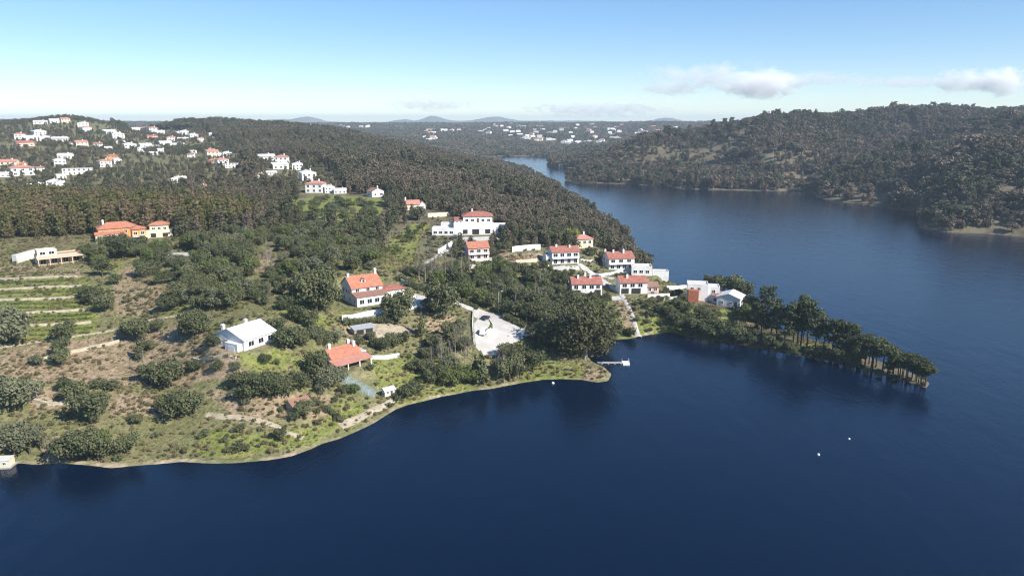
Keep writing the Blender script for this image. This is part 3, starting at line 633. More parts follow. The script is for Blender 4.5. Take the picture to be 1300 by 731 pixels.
# ------------------------------------------------------------------ walls, paths, paving
wall_run('boundary_wall', [(434, 406), (460, 402), (492, 397)], 1.5, .3, 'white', 'long low white wall below the lawn of the large villa')
wall_run('boundary_wall', [(509, 358), (530, 367), (553, 378)], 1.2, .3, 'white', 'white wall with hedge behind the large villa terrace')
wall_run('retaining_wall', [(517, 393), (536, 391), (551, 384)], 1.3, .3, 'white', 'short white retaining wall holding the paved drive of the large villa')
wall_run('boundary_wall', [(575, 384), (590, 391), (601, 395)], 1.2, .3, 'white', 'white wall beside the lane above the car park')
wall_run('boundary_wall', [(601, 397), (600, 415), (602, 438)], .9, .3, 'offwhite', 'thin pale wall along the inner edge of the car park')
wall_run('retaining_wall', [(650, 320), (668, 318), (686, 317)], 2.6, .4, 'white', 'long bright white retaining wall beside the balcony house')
wall_run('retaining_wall', [(655, 334), (672, 333), (682, 332)], 1.4, .4, 'cream', 'low cream retaining wall on the bare bank beside the balcony house')
wall_run('boundary_wall', [(543, 276), (562, 275), (578, 274)], 2.4, .35, 'cream', 'long cream wall at the edge of the wood behind the flat-roofed house')
wall_run('boundary_wall', [(19, 334), (36, 329), (51, 325)], 3.2, 2.2, 'offwhite', 'thick pale grey wall running out from the peach terrace house')
wall_run('boundary_wall', [(207, 325), (222, 326), (246, 325)], 1.6, .3, 'white', 'white wall fragment on the slope below the cream house')
wall_run('boundary_wall', [(296, 302), (308, 306), (321, 306)], 1.8, .3, 'cream', 'cream wall among the oaks between orange villa and orchard')
wall_run('boundary_wall', [(846, 368), (860, 368), (873, 367)], 1.8, .3, 'white', 'white wall between porch house and boxy white house')
wall_run('boundary_wall', [(838, 381), (852, 380), (866, 379)], 1.0, .3, 'offwhite', 'low pale garden wall below the pergola ground by the boxy house')
wall_run('boundary_wall', [(556, 322), (566, 316), (574, 311)], 2.0, .3, 'white', 'white wall beside the steep drive beside the pink house')
wall_run('boundary_wall', [(592, 341), (608, 342), (624, 341)], 2.0, .4, 'offwhite', 'pale terrace wall in front of the pink house')
wall_run('boundary_wall', [(470, 456), (488, 456), (507, 453)], 1.2, .3, 'white', 'white garden wall beside the red-roofed cottage')
wall_run('boundary_wall', [(704, 378), (714, 373), (724, 371)], 1.0, .3, 'white', 'low white wall beside the street house porch')
wall_run('boundary_wall', [(756, 352), (775, 349), (800, 347)], 1.1, .3, 'white', 'white garden wall in front of the lakeside house')
wall_run('boundary_wall', [(688, 330), (694, 338), (700, 345)], 1.2, .3, 'white', 'short white wall descending beside the balcony house')
wall_run('boundary_wall', [(737, 331), (748, 333), (758, 336)], 1.0, .3, 'offwhite', 'low pale wall between balcony house and lakeside house')
wall_run('boundary_wall', [(822, 377), (836, 377), (850, 376)], 1.2, .3, 'white', 'white fence wall beside the porch house')
wall_run('boundary_wall', [(628, 296), (636, 295), (645, 292)], 2.4, .3, 'white', 'white terrace wall at the end of the big white villa')
wall_run('boundary_wall', [(500, 388), (516, 383), (528, 378)], .9, .3, 'white', 'low white parapet on the terrace beside the large villa')
for px, lb in (([(-40, 357), (30, 354), (98, 352)], 'uppermost'), ([(-40, 371), (30, 367), (103, 364)], 'second from the top'), ([(-40, 384), (30, 381), (102, 377)], 'third from the top'),
               ([(20, 399), (60, 397), (114, 393)], 'fourth from the top'), ([(16, 416), (60, 413), (116, 410)], 'lowest')):
    wall_run('terrace_wall', px, .7, .7, 'stone', 'dry stone terrace wall of the vineyard, ' + lb, group='vineyard terrace walls', coping=False)
wall_run('terrace_wall', [(55, 457), (92, 448), (122, 441), (152, 434)], .9, .6, 'stone', 'rough stone wall on the brown slope below the earth track', coping=False)
wall_run('terrace_wall', [(38, 508), (62, 514), (100, 513)], .8, .7, 'stone', 'crumbling stone bank among trees near the shore', coping=False)
wall_run('terrace_wall', [(245, 456), (272, 454), (300, 456)], .6, .6, 'stone', 'low stone terrace wall below the white-roofed house', coping=False)
strip('earth_track', [(-30, 446), (20, 438), (60, 432), (105, 425), (157, 416), (190, 406), (228, 400), (243, 391)], 2.6, 'dirt')
strip('shore_path', [(262, 526), (285, 529), (310, 530), (335, 535), (352, 541), (362, 548), (385, 556)], 2.2, 'dirt')
strip('shore_track', [(432, 541), (455, 531), (478, 519), (499, 507)], 3.2, 'dirt')
strip('house_street', [(735, 335), (743, 341), (752, 347), (768, 358), (783, 367), (792, 374)], 5.0, 'concrete')
strip('side_street', [(754, 348), (775, 353), (800, 354), (822, 355)], 3.6, 'concrete')
strip('lake_steps', [(789, 374), (797, 388), (804, 403), (811, 428)], 2.0, 'concrete', lift=.18)
strip('hill_drive', [(526, 341), (545, 331), (562, 321), (580, 309), (592, 301)], 3.0, 'concrete')
strip('village_lane', [(555, 374), (575, 382), (592, 390), (606, 396)], 4.5, 'asphalt')
paved('car_park', [(602, 390), (618, 396), (640, 400), (658, 413), (676, 424), (658, 433), (641, 440), (630, 452), (614, 452), (604, 441), (601, 412)], 'concrete')
paved('villa_terrace', [(506, 384), (527, 373), (552, 380), (549, 388), (519, 393), (508, 396)], 'concrete')
paved('lower_drive', [(436, 402), (494, 393), (510, 396), (494, 398), (437, 406)], 'concrete', lift=.14)
paved('house_terrace', [(700, 339), (716, 337), (735, 338), (736, 343), (716, 343), (701, 344)], 'concrete')
paved('street_corner', [(728, 378), (764, 377), (786, 376), (790, 381), (764, 382), (728, 383)], 'concrete')
paved('garage_forecourt', [(579, 302), (604, 301), (628, 300), (634, 304), (604, 307), (582, 306)], 'concrete')
paved('earth_yard', [(440, 414), (480, 410), (520, 416), (520, 426), (480, 430), (445, 424)], 'dirt')
VEH = []
def island():
    P = [Vector(hit(u, v)) for u, v in [(621, 405), (626, 412), (626, 421), (619, 427), (617, 421)]]; c = sum(P, Vector())/len(P)
    m = MB(); k = MB(); n = len(P)
    V = [(p.x-c.x, p.y-c.y, p.z-c.z+.14+h) for h in (0, .16) for p in P]
    k.add(V, [(i, (i+1) % n, n+(i+1) % n, n+i) for i in range(n)] + [tuple(range(n, 2*n))])
    V = [((p.x-c.x)*.88, (p.y-c.y)*.88, p.z-c.z+.32) for p in P]; m.add(V, [tuple(range(n))])
    e = empty('planted_island', c); tag(e, 'kerbed green island in the middle of the car park', 'traffic island'); k.build('kerb', M['white'], e); m.build('turf', mat('turf', (.09, .13, .03), .9, .4, 1.0), e)
island()

# ------------------------------------------------------------------ vehicles
def vehicle(name, u, v, yaw, L, Wd, H, paint, van, label, dz=.13):
    x, y, z = hit(u, v); e = empty(name, (x, y, z+dz), R(yaw)); tag(e, label, 'van' if van else 'car'); FOOT.append((x, y, 2))
    b = MB(); w2 = Wd/2
    prof = [(-L/2, .35), (L/2, .35), (L/2, .8), (L/2-.25, 1.0)] + ([(L/2-1.0, 1.15), (L/2-1.7, H), (-L/2+.1, H), (-L/2, H-.2)] if van else [(L/2-1.2, 1.05), (L/2-1.9, H), (-L/2+.8, H), (-L/2+.1, 1.0)])
    n = len(prof); V = [(p[0], -w2 + (.12 if p[1] > 1.1 else 0), p[1]) for p in prof] + [(p[0], w2 - (.12 if p[1] > 1.1 else 0), p[1]) for p in prof]
    b.add(V, [tuple(range(n)), tuple(range(2*n-1, n-1, -1))] + [(i, n+i, n+(i+1) % n, (i+1) % n) for i in range(n)]); b.build('body', M[paint], e)
    g = MB(); zt, zb = H-.12, 1.08
    for s in (-1, 1): g.add([((L/2-1.9), s*(w2-.1), zt), (-L/2+.9, s*(w2-.1), zt), (-L/2+.6, s*(w2+.005), zb), (L/2-1.35, s*(w2+.005), zb)], [(0, 1, 2, 3)])
    g.build('side_window', M['glass'], e)
    g = MB(); a, c = (prof[4], prof[5]); f = lambda t: (a[0]+(c[0]-a[0])*t+.03, a[1]+(c[1]-a[1])*t+.03)
    p, q = f(.12), f(.9); g.add([(p[0], -w2+.2, p[1]), (p[0], w2-.2, p[1]), (q[0], w2-.25, q[1]), (q[0], -w2+.25, q[1])], [(0, 1, 2, 3)]); g.build('windscreen', M['glass'], e)
    for sx in (-L/2+.8, L/2-.85):
        for s in (-1, 1):
            t = MB(); t.tube([(sx, s*(w2-.1), .33), (sx, s*(w2+.06), .33)], [.33, .33], 14); wl = t.build('wheel', M['rubber'], e)
            r = MB(); r.tube([(sx, s*(w2+.05), .33), (sx, s*(w2+.075), .33)], [.18, .18], 10); r.build('rim', M['metal'], wl)
    for s in (-1, 1):
        h = MB(); h.box(L/2-.02, L/2+.02, s*(w2-.35)-.15, s*(w2-.35)+.15, .62, .78); h.build('headlight', M['frame'], e)
vehicle('white_van', 614, 424, 80, 4.9, 1.95, 2.1, 'carwhite', True, 'white panel van parked beside the green island in the car park')
vehicle('parked_car', 616, 406, 60, 4.2, 1.75, 1.45, 'cardark', False, 'dark car parked at the upper end of the car park island')
vehicle('white_van', 670, 427, 10, 4.6, 1.9, 1.95, 'carwhite', True, 'white van parked at the far end of the car park by the hedge')
vehicle('parked_car', 763, 363, -30, 4.1, 1.72, 1.42, 'carwhite', False, 'white car parked in the street between street house and porch house')
vehicle('parked_car', 577, 303, 20, 4.2, 1.75, 1.45, 'cardark', False, 'dark car parked below the garages of the big white villa')
vehicle('parked_car', 757, 353, 150, 4.1, 1.72, 1.42, 'carblue', False, 'blue-grey car parked by the white wall of the lakeside house')
# ------------------------------------------------------------------ jetty, buoys, boathouse raft, poles, tunnel
def jetty():
    a = water(764, 461.5); b = water(790, 461.5); e = empty('floating_jetty', (a[0], a[1], 0)); tag(e, 'narrow floating jetty with square end platform off the grassy point', 'jetty')
    L = b[0]-a[0]; n = int(L/.42)
    for i in range(n):
        m = MB(); m.box(i*.42, i*.42+.38, -.7, .7, .42, .48); m.build('plank', M['plank'], e)
    m = MB(); m.box(-1.5, L, -.72, -.6, .28, .42); m.box(-1.5, L, .6, .72, .28, .42); m.build('beam', M['metal'], e)
    for i in range(4):
        m = MB(); m.tube([(L*i/3.2, -.75, .12), (L*i/3.2, .75, .12)], [.22, .22], 10); m.build('float', M['metal'], e)
    m = MB(); m.box(L+.003, L+2.3, -1.6, 1.6, -.2, .45); p = m.build('platform', M['frame'], e)
    m = MB(); [m.tube([(L+x, y, .45), (L+x, y, 1.4)], [.04, .04], 6) for x in (.1, 2.2) for y in (-1.5, 1.5)]; m.tube([(L+2.2, -1.5, 1.4), (L+2.2, 1.5, 1.4)], [.03, .03], 6); m.build('handrail', M['frame'], e)
jetty()
for u, v, s, lb in ((1039, 577, .38, 'small white buoy floating alone on the open water'), (1078, 557, .30, 'smaller white buoy floating nearer to the spit'), (702, 486.5, .5, 'white buoy moored just off the grassy point')):
    x, y = water(u, v); e = empty('buoy', (x, y, 0)); tag(e, lb, 'buoy'); m = MB()
    m.tube([(0, 0, -s*.6), (0, 0, -.1*s), (0, 0, .5*s), (0, 0, .9*s), (0, 0, 1.05*s)], [.3*s, .95*s, .9*s, .5*s, .12*s], 12); m.build('float', M['frame'], e, True)
    k = MB(); k.tube([(0, 0, 1.0*s), (0, 0, 1.35*s)], [.07*s, .07*s], 6); k.build('mooring_eye', M['metal'], e)
def raft():
    x, y = water(3, 594.5); e = empty('raft_cabin', (x, y, 0), R(6)); tag(e, 'small cream cabin on a floating raft moored at the shore', 'cabin')
    m = MB(); m.box(-2.6, 2.0, -.4, 2.8, -.3, .3); m.build('raft_deck', M['plank'], e)
    m = MB(); m.box(-2.2, 1.6, 0, 2.4, .302, 1.9); w_ = m.build('wall', M['cream'], e)
    m = MB(); roof_shed(m, (-2.2, 1.6, 0, 2.4), 1.9, 2.1, .15, .1); m.build('roof', M['offwhite'], e)
    opening(e, 'door', (-2.2, 1.6, 0, 2.4), 'f', -.9, .3, .8, 1.4, 'door'); opening(e, 'window', (-2.2, 1.6, 0, 2.4), 'f', .6, .9, .7, .6)
raft()
for u, v, h, lb in ((633, 398, 8.5, 'tall thin lamp post beside the car park lane'), (828, 356, 8.5, 'wooden pole beside the flat white house terrace'), (627, 292, 8, 'pole beside the end terrace of the big white villa'),
                    (772, 362, 7, 'lamp post in the street between the red-roofed houses'), (496, 470, 6.5, 'thin pole standing above the white hut'), (185, 478, 8, 'thin bare pole on the brown slope')):
    x, y, z = hit(u, v); e = empty('lamp_post' if 'lamp' in lb else 'utility_pole', (x, y, z)); tag(e, lb, 'lamp post' if 'lamp' in lb else 'pole')
    m = MB(); m.tube([(0, 0, -.5), (0, 0, h)], [.11, .07], 7); m.build('pole', M['metal'] if 'lamp' in lb else M['palebark'], e)
    m = MB()
    if 'lamp' in lb: m.tube([(0, 0, h-.1), (.7, 0, h+.1), (1.3, 0, h+.1)], [.05, .05, .04], 6); m.build('arm', M['metal'], e); m = MB(); m.box(.9, 1.6, -.15, .15, h+.1, h+.22); m.build('lamp_head', M['frame'], e)
    else: m.box(-.8, .8, -.06, .06, h-.6, h-.45); m.build('crossarm', M['bark'], e)
def tunnel():
    a, b = Vector(hit(437, 480)), Vector(hit(478, 503)); d = (b-a); L = math.hypot(d.x, d.y); e = empty('net_tunnel', a, math.atan2(d.y, d.x)); tag(e, 'long low grey-green netting tunnel below the red-roofed cottage', 'net tunnel')
    m = MB(); n = 10; V = []
    for i in range(13):
        t = i/12; q = a.lerp(b, t); dz = gz(q.x, q.y) - a.z
        for j in range(n+1):
            w_ = math.pi*j/n; V.append((L*t, math.cos(w_)*2.2, dz-.3 + math.sin(w_)*1.5))
    m.add(V, [(i*(n+1)+j, i*(n+1)+j+1, (i+1)*(n+1)+j+1, (i+1)*(n+1)+j) for i in range(12) for j in range(n)]); m.build('netting', M['net'], e, True)
    for i in range(0, 13, 2):
        h = MB(); t = i/12; q = a.lerp(b, t); dz = gz(q.x, q.y)-a.z
        h.tube([(L*t, math.cos(math.pi*j/8)*2.24, dz-.3+math.sin(math.pi*j/8)*1.54) for j in range(9)], [.05]*9, 5); h.build('hoop', M['metal'], e)
    for t in (.25, .5, .75): q = a.lerp(b, t); FOOT.append((q.x, q.y, 3))
tunnel()

# ------------------------------------------------------------------ ground mesh and its covers
PU, PV = to_px(XX, YY, TZ)
def zone(polys, blur=0):
    z = np.zeros(XX.shape, bool)
    du = 6*fbm(XX/5, YY/5, 3); dv = 5*fbm(XX/5+31, YY/5, 3)
    for P in polys: z |= inpoly(PU+du, PV+dv, P)
    return z.astype(np.float32)
GREEN = [[(296, 446), (330, 452), (352, 440), (392, 458), (384, 468), (330, 472), (300, 462)], [(478, 328), (498, 302), (523, 285), (548, 283), (534, 300), (522, 338), (490, 342)], [(424, 396), (455, 396), (494, 390), (494, 396), (436, 404)],
    [(365, 252), (430, 248), (492, 252), (480, 280), (410, 285), (375, 278)], [(-30, 350), (110, 346), (125, 390), (120, 428), (-30, 440)], [(645, 440), (665, 432), (690, 436), (706, 452), (690, 462), (655, 456)], [(660, 462), (700, 458), (745, 464), (735, 482), (660, 488)],
    [(778, 404), (860, 398), (868, 424), (776, 432)], [(250, 545), (330, 548), (440, 540), (400, 562), (300, 582), (250, 575)], [(378, 530), (440, 505), (470, 515), (430, 545)], [(470, 452), (560, 446), (570, 486), (500, 505), (475, 480)], [(345, 388), (378, 372), (400, 395), (425, 412), (405, 422), (380, 410)],
    [(200, 402), (235, 380), (258, 382), (240, 402)], [(860, 392), (930, 392), (945, 410), (880, 408)], [(985, 432), (1060, 438), (1055, 450), (985, 442)], [(130, 325), (160, 330), (155, 345), (130, 342)], [(80, 455), (180, 440), (190, 470), (110, 480)], [(560, 470), (600, 475), (600, 495), (500, 518)]]
BROWN = [[(148, 345), (165, 335), (205, 365), (206, 392), (170, 402), (140, 395)], [(0, 445), (240, 410), (300, 440), (290, 480), (190, 490), (0, 480)], [(138, 500), (205, 500), (205, 528), (140, 528)], [(430, 408), (525, 412), (525, 428), (440, 428)], [(540, 405), (580, 400), (575, 420), (545, 425)],
    [(190, 430), (300, 440), (310, 480), (220, 485)], [(250, 495), (350, 500), (420, 500), (415, 532), (300, 530)], [(30, 490), (100, 492), (100, 520), (40, 520)], [(740, 465), (772, 468), (770, 482), (742, 482)], [(0, 335), (40, 338), (100, 340), (110, 348), (0, 352)], [(630, 320), (690, 322), (690, 345), (640, 345)],
    [(320, 322), (345, 318), (350, 342), (325, 345)], [(780, 380), (800, 378), (812, 425), (800, 428)], [(60, 555), (90, 550), (90, 585), (50, 588)]]
PALE = [[(0, 352), (100, 348), (110, 352), (0, 357)], [(40, 500), (100, 505), (100, 514), (40, 514)], [(150, 500), (180, 500), (180, 520), (150, 520)]]
cov = np.zeros(XX.shape + (4,), np.float32)
near = (YY < 560); slope_bare = zone([[(968, 196), (990, 190), (1035, 228), (1036, 246), (985, 243)]])*(YY > 700)*(YY < 1100)
cov[..., 0] = zone(GREEN)*near; cov[..., 1] = zone(BROWN)*near + slope_bare*.42
beach = np.clip(1.15 - np.abs(SH - .5)/(.9 + 2.6*fbm(XX/9, YY/9, 3)), 0, 1) * np.where(XX > 60, .3, 1) * (SH > -2)
cov[..., 2] = np.maximum(zone(PALE)*near*.8, beach*np.where(YY > 420, 0, 1))
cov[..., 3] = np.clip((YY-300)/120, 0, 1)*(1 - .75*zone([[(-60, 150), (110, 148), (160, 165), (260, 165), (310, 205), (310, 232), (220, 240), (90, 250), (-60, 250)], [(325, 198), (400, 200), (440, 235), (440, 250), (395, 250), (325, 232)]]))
def soft(a):
    for _ in range(2):
        b = a.copy(); b[1:-1, 1:-1] = (a[1:-1, 1:-1]*2 + a[:-2, 1:-1] + a[2:, 1:-1] + a[1:-1, :-2] + a[1:-1, 2:])/6; a = b
    return a
cov[..., 3] = np.maximum(cov[..., 3], ((XX > 78) & (YY < 300)).astype(np.float32)*.85); cov[..., 2] *= np.clip(.75 + 3.2*fbm(XX/6+4, YY/6, 3), 0, 1)  # spit ground takes the dark forest-floor cover, shadow put into its colour
cov = soft(cov)
def ground_mat():
    m = bpy.data.materials.new('ground_cover'); m.use_nodes = True; t = m.node_tree; b = t.nodes['Principled BSDF']; b.inputs['Roughness'].default_value = .95; b.inputs['Specular IOR Level'].default_value = .1
    at = t.nodes.new('ShaderNodeVertexColor'); at.layer_name = 'cover'; sp = t.nodes.new('ShaderNodeSeparateColor'); t.links.new(at.outputs['Color'], sp.inputs[0])
    g = t.nodes.new('ShaderNodeNewGeometry')
    def noise(s, d=5, dist=0):
        n = t.nodes.new('ShaderNodeTexNoise'); n.inputs['Scale'].default_value = s; n.inputs['Detail'].default_value = d; n.inputs['Distortion'].default_value = dist
        t.links.new(g.outputs['Position'], n.inputs['Vector']); return n.outputs['Fac']
    def ramp(f, stops):
        r = t.nodes.new('ShaderNodeValToRGB'); e = r.color_ramp.elements
        while len(e) < len(stops): e.new(.5)
        for q, (p, c) in zip(e, stops): q.position = p; q.color = (*c, 1)
        t.links.new(f, r.inputs['Fac']); return r.outputs[0]
    def mix(f, a, c):
        x = t.nodes.new('ShaderNodeMix'); x.data_type = 'RGBA'; t.links.new(f, x.inputs['Factor']); t.links.new(a, x.inputs['A']); t.links.new(c, x.inputs['B']); return x.outputs['Result']
    def sharp(v, n, w_=.45):
        a = t.nodes.new('ShaderNodeMath'); a.operation = 'MULTIPLY_ADD'; a.inputs[1].default_value = w_; t.links.new(n, a.inputs[0]); t.links.new(v, a.inputs[2])
        r = t.nodes.new('ShaderNodeMapRange'); r.inputs['From Min'].default_value = .35+w_*.35; r.inputs['From Max'].default_value = .75+w_*.5; t.links.new(a.outputs[0], r.inputs['Value']); return r.outputs[0]
    n1, n2, n3 = noise(.09, 7, .6), noise(.55, 6, .3), noise(1.7, 4)
    base = ramp(n1, [(.30, (.250, .205, .125)), (.43, (.190, .185, .088)), (.56, (.135, .155, .052)), (.72, (.225, .200, .105))])
    base = mix(n3, base, ramp(n2, [(.36, (0.104, 0.104, 0.049)), (.52, (0.201, 0.183, 0.095)), (.70, (0.323, 0.262, 0.165))]))
    gr = ramp(n2, [(.30, (.115, .130, .040)), (.5, (.180, .200, .055)), (.70, (.265, .240, .100))])
    br = ramp(n2, [(.32, (0.195, 0.140, 0.091)), (.5, (0.287, 0.213, 0.140)), (.70, (0.378, 0.299, 0.201))])
    pa = ramp(n2, [(.32, (.280, .215, .145)), (.68, (.420, .340, .240))])
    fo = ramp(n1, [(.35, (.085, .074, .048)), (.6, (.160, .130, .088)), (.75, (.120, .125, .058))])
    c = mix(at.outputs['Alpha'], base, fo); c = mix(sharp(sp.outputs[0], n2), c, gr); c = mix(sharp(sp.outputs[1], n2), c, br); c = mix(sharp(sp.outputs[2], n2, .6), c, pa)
    t.links.new(c, b.inputs['Base Color'])
    bp = t.nodes.new('ShaderNodeBump'); bp.inputs['Strength'].default_value = .8; bp.inputs['Distance'].default_value = .6; t.links.new(n2, bp.inputs['Height']); t.links.new(bp.outputs[0], b.inputs['Normal'])
    return m
def make_ground():
    nr, nc = XX.shape; me = bpy.data.meshes.new('terrain'); v = np.stack([XX, YY, TZ], -1).reshape(-1, 3)
    idx = np.arange(nr*nc).reshape(nr, nc); q = np.stack([idx[:-1, :-1], idx[:-1, 1:], idx[1:, 1:], idx[1:, :-1]], -1).reshape(-1, 4)
    q = q[v[q, 2].max(1) > -5.0]; used = np.unique(q); mp = np.zeros(len(v), int); mp[used] = np.arange(len(used)); q = mp[q]; v = v[used]
    me.vertices.add(len(v)); me.vertices.foreach_set('co', v.ravel()); me.loops.add(q.size); me.loops.foreach_set('vertex_index', q.ravel())
    me.polygons.add(len(q)); me.polygons.foreach_set('loop_start', np.arange(len(q))*4); me.polygons.foreach_set('loop_total', np.full(len(q), 4)); me.polygons.foreach_set('use_smooth', np.ones(len(q), bool))
    me.update(calc_edges=True)
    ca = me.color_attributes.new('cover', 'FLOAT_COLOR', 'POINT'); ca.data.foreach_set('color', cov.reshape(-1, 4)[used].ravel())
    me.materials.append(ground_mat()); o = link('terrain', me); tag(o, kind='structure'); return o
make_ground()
def water_mat():
    m = bpy.data.materials.new('lake_water'); m.use_nodes = True; t = m.node_tree; b = t.nodes['Principled BSDF']
    b.inputs['Base Color'].default_value = (.0006, .0072, .0235, 1); b.inputs['Roughness'].default_value = .06; b.inputs['IOR'].default_value = 1.333; b.inputs['Specular Tint'].default_value = (.62, .85, 1.0, 1)  # blue specular tint colours the reflected pale sky bluer than it is
    g = t.nodes.new('ShaderNodeNewGeometry'); nd = []
    for s, st, sc in ((1.3, .085, (1, .6, 1)), (.16, .24, (1, .5, 1))):
        mp = t.nodes.new('ShaderNodeMapping'); mp.inputs['Scale'].default_value = sc; t.links.new(g.outputs['Position'], mp.inputs['Vector'])
        n = t.nodes.new('ShaderNodeTexNoise'); n.inputs['Scale'].default_value = s; n.inputs['Detail'].default_value = 4; n.inputs['Roughness'].default_value = .6; t.links.new(mp.outputs[0], n.inputs['Vector'])
        bp = t.nodes.new('ShaderNodeBump'); bp.inputs['Strength'].default_value = 1.0; bp.inputs['Distance'].default_value = st; t.links.new(n.outputs['Fac'], bp.inputs['Height'])
        if nd: t.links.new(nd[-1].outputs[0], bp.inputs['Normal'])
        nd.append(bp)
    t.links.new(nd[-1].outputs[0], b.inputs['Normal']); return m
m = MB(); m.add([(-5000, -3000, 0), (5000, -3000, 0), (5000, 2600, 0), (-5000, 2600, 0)], [(0, 1, 2, 3)]); tag(m.build('lake_water', water_mat()), kind='structure')
# ------------------------------------------------------------------ tree shapes (total height 1)
def leaf_cloud(m, lobes, n, size, rnd, mi=0, up=.25, core=.55):
    """leaf clumps as small bent quads spread through the shells of the lobes"""
    tot = sum(l[3]**2 for l in lobes)
    for (cx, cy, cz, r, sq) in lobes:
        for _ in range(max(3, int(n*r*r/tot))):
            d = Vector((rnd.gauss(0, 1), rnd.gauss(0, 1), rnd.gauss(0, 1)+up)).normalized(); k = r*(core + (1-core)*rnd.random()**.5)*(1+.18*rnd.gauss(0, 1))
            p = Vector((cx+d.x*k, cy+d.y*k, cz+d.z*k*sq)); nn = (d + Vector((rnd.gauss(0, .6), rnd.gauss(0, .6), rnd.gauss(0, .6)+.2))).normalized()
            a = nn.orthogonal().normalized(); a = Matrix.Rotation(rnd.random()*6.28, 3, nn) @ a; b = nn.cross(a); s = size*(.6+.8*rnd.random())
            m.add([p-a*s-b*s*.5, p+a*s*.25-b*s*.8+nn*s*.3, p+a*s+b*s*.4, p-a*s*.3+b*s*.8+nn*s*.25], [(0, 1, 2, 3)], mi)
def trunk(m, h, r, rnd, limbs=4, lean=.05, mi=0, top=.7, spread=.25, lz=.35):
    x, y = rnd.uniform(-lean, lean), rnd.uniform(-lean, lean)
    m.tube([(0, 0, -.06), (x*.4, y*.4, h*.4), (x, y, h)], [r*1.25, r*.8, r*.3], 6, mi)
    for i in range(limbs):
        a = 6.28*i/limbs+rnd.random(); z = h*(lz+.5*rnd.random()*(1-lz)); s = spread*(.6+.6*rnd.random())
        m.tube([(x*.5, y*.5, z), (x*.5+math.cos(a)*s*.5, y*.5+math.sin(a)*s*.5, z+.10), (x+math.cos(a)*s, y+math.sin(a)*s, z+.24)], [r*.5, r*.35, r*.1], 4, mi)
def oak_parts(seed, n=2000, sz=.033, wide=.5, zlo=.38):
    rnd = random.Random(seed); t, c = MB(), MB(); trunk(t, .62, .035, rnd, 5)
    L = [(0, 0, .62, .26, .85)]
    for i in range(9 if zlo > .3 else 15):
        a = 6.28*i/9*1.62+rnd.random(); q = wide*(.35+.45*rnd.random()); L.append((math.cos(a)*q, math.sin(a)*q, zlo+(.80-zlo)*rnd.random(), .15+.11*rnd.random(), .85))
    leaf_cloud(c, L, n, sz, rnd); return t, c
def pine_parts(seed, n=1100, sz=.024):
    """tall bare stem, open layered head"""
    rnd = random.Random(seed); t, c = MB(), MB(); x, y = rnd.uniform(-.05, .05), rnd.uniform(-.05, .05)
    t.tube([(0, 0, -.05), (x*.3, y*.3, .4), (x, y, .97)], [.018, .013, .004], 6); L = []
    for i in range(15):
        z = .42+.55*(i/14); a = i*2.4+rnd.random(); q = (.22*(1.15-z)+.05)*(.5+.9*rnd.random()); px, py = x*z+math.cos(a)*q, y*z+math.sin(a)*q
        t.tube([(x*z, y*z, z-.06), (px, py, z)], [.006, .003], 4); L.append((px, py, z, .070+.045*rnd.random(), .6))
    leaf_cloud(c, L, n, sz, rnd, up=.4, core=.3); return t, c
def umbrella_parts(seed, n=1100, sz=.026):
    rnd = random.Random(seed); t, c = MB(), MB(); x, y = rnd.uniform(-.10, .10), rnd.uniform(-.06, .06)
    t.tube([(0, 0, -.05), (x*.3, y*.3, .4), (x, y, .78)], [.026, .019, .009], 6); L = [(x, y, .84, .16, .6)]
    for i in range(9):
        a = i*.7+rnd.random(); q = .12+.2*rnd.random(); px, py, pz = x+math.cos(a)*q, y+math.sin(a)*q, .66+.22*rnd.random()
        t.tube([(x*.75, y*.75, .55), (px, py, pz)], [.010, .004], 4); L.append((px, py, pz, .10+.06*rnd.random(), .6))
    leaf_cloud(c, L, n, sz, rnd, up=.5, core=.3); return t, c
def column_parts(seed, n=700, sz=.030, fat=.19):
    """slim woodland tree, foliage nearly to the ground"""
    rnd = random.Random(seed); t, c = MB(), MB(); t.tube([(0, 0, -.05), (rnd.uniform(-.03, .03), rnd.uniform(-.03, .03), .9)], [.020, .006], 5); L = []
    for i in range(11):
        z = .20+.74*i/10; q = fat*.6*(1.1-z)*rnd.random()*1.5; a = i*2.4+rnd.random(); L.append((math.cos(a)*q, math.sin(a)*q, z, (fat*min(1.0, (1.10-z)*1.9)**.8*.85+.01)*(.6+.5*rnd.random()), 1.0))
    leaf_cloud(c, L, n, sz, rnd, up=.3, core=.35); return t, c
def shrub_parts(seed, n=480, sz=.062):
    rnd = random.Random(seed); t, c = MB(), MB()
    for i in range(4): a = i*1.6+rnd.random(); t.tube([(0, 0, -.1), (math.cos(a)*.2, math.sin(a)*.2, .45)], [.03, .012], 4)
    L = [(rnd.uniform(-.35, .35), rnd.uniform(-.35, .35), .25+.40*rnd.random(), .2+.16*rnd.random(), .9) for _ in range(7)]
    leaf_cloud(c, L, n, sz, rnd); return t, c
def bare_parts(seed):
    rnd = random.Random(seed); t, c = MB(), MB(); t.tube([(0, 0, -.05), (rnd.uniform(-.04, .04), 0, .95)], [.016, .004], 5)
    for i in range(16):
        z = .28+.62*rnd.random(); a = rnd.random()*6.28; q = .20*(1.15-z); e = Vector((math.cos(a)*q, math.sin(a)*q, z+.17)); t.tube([(0, 0, z), e*.5+Vector((0, 0, z))*.5, e], [.006, .004, .002], 4)
        for k in range(10):
            d = Vector((rnd.gauss(0, .05), rnd.gauss(0, .05), .05+rnd.random()*.08)); p = e*(.4+.6*rnd.random()) + Vector((0, 0, z))*.25
            c.add([p, p+Vector((.005, .004, 0)), p+d], [(0, 1, 2)])
    return t, c
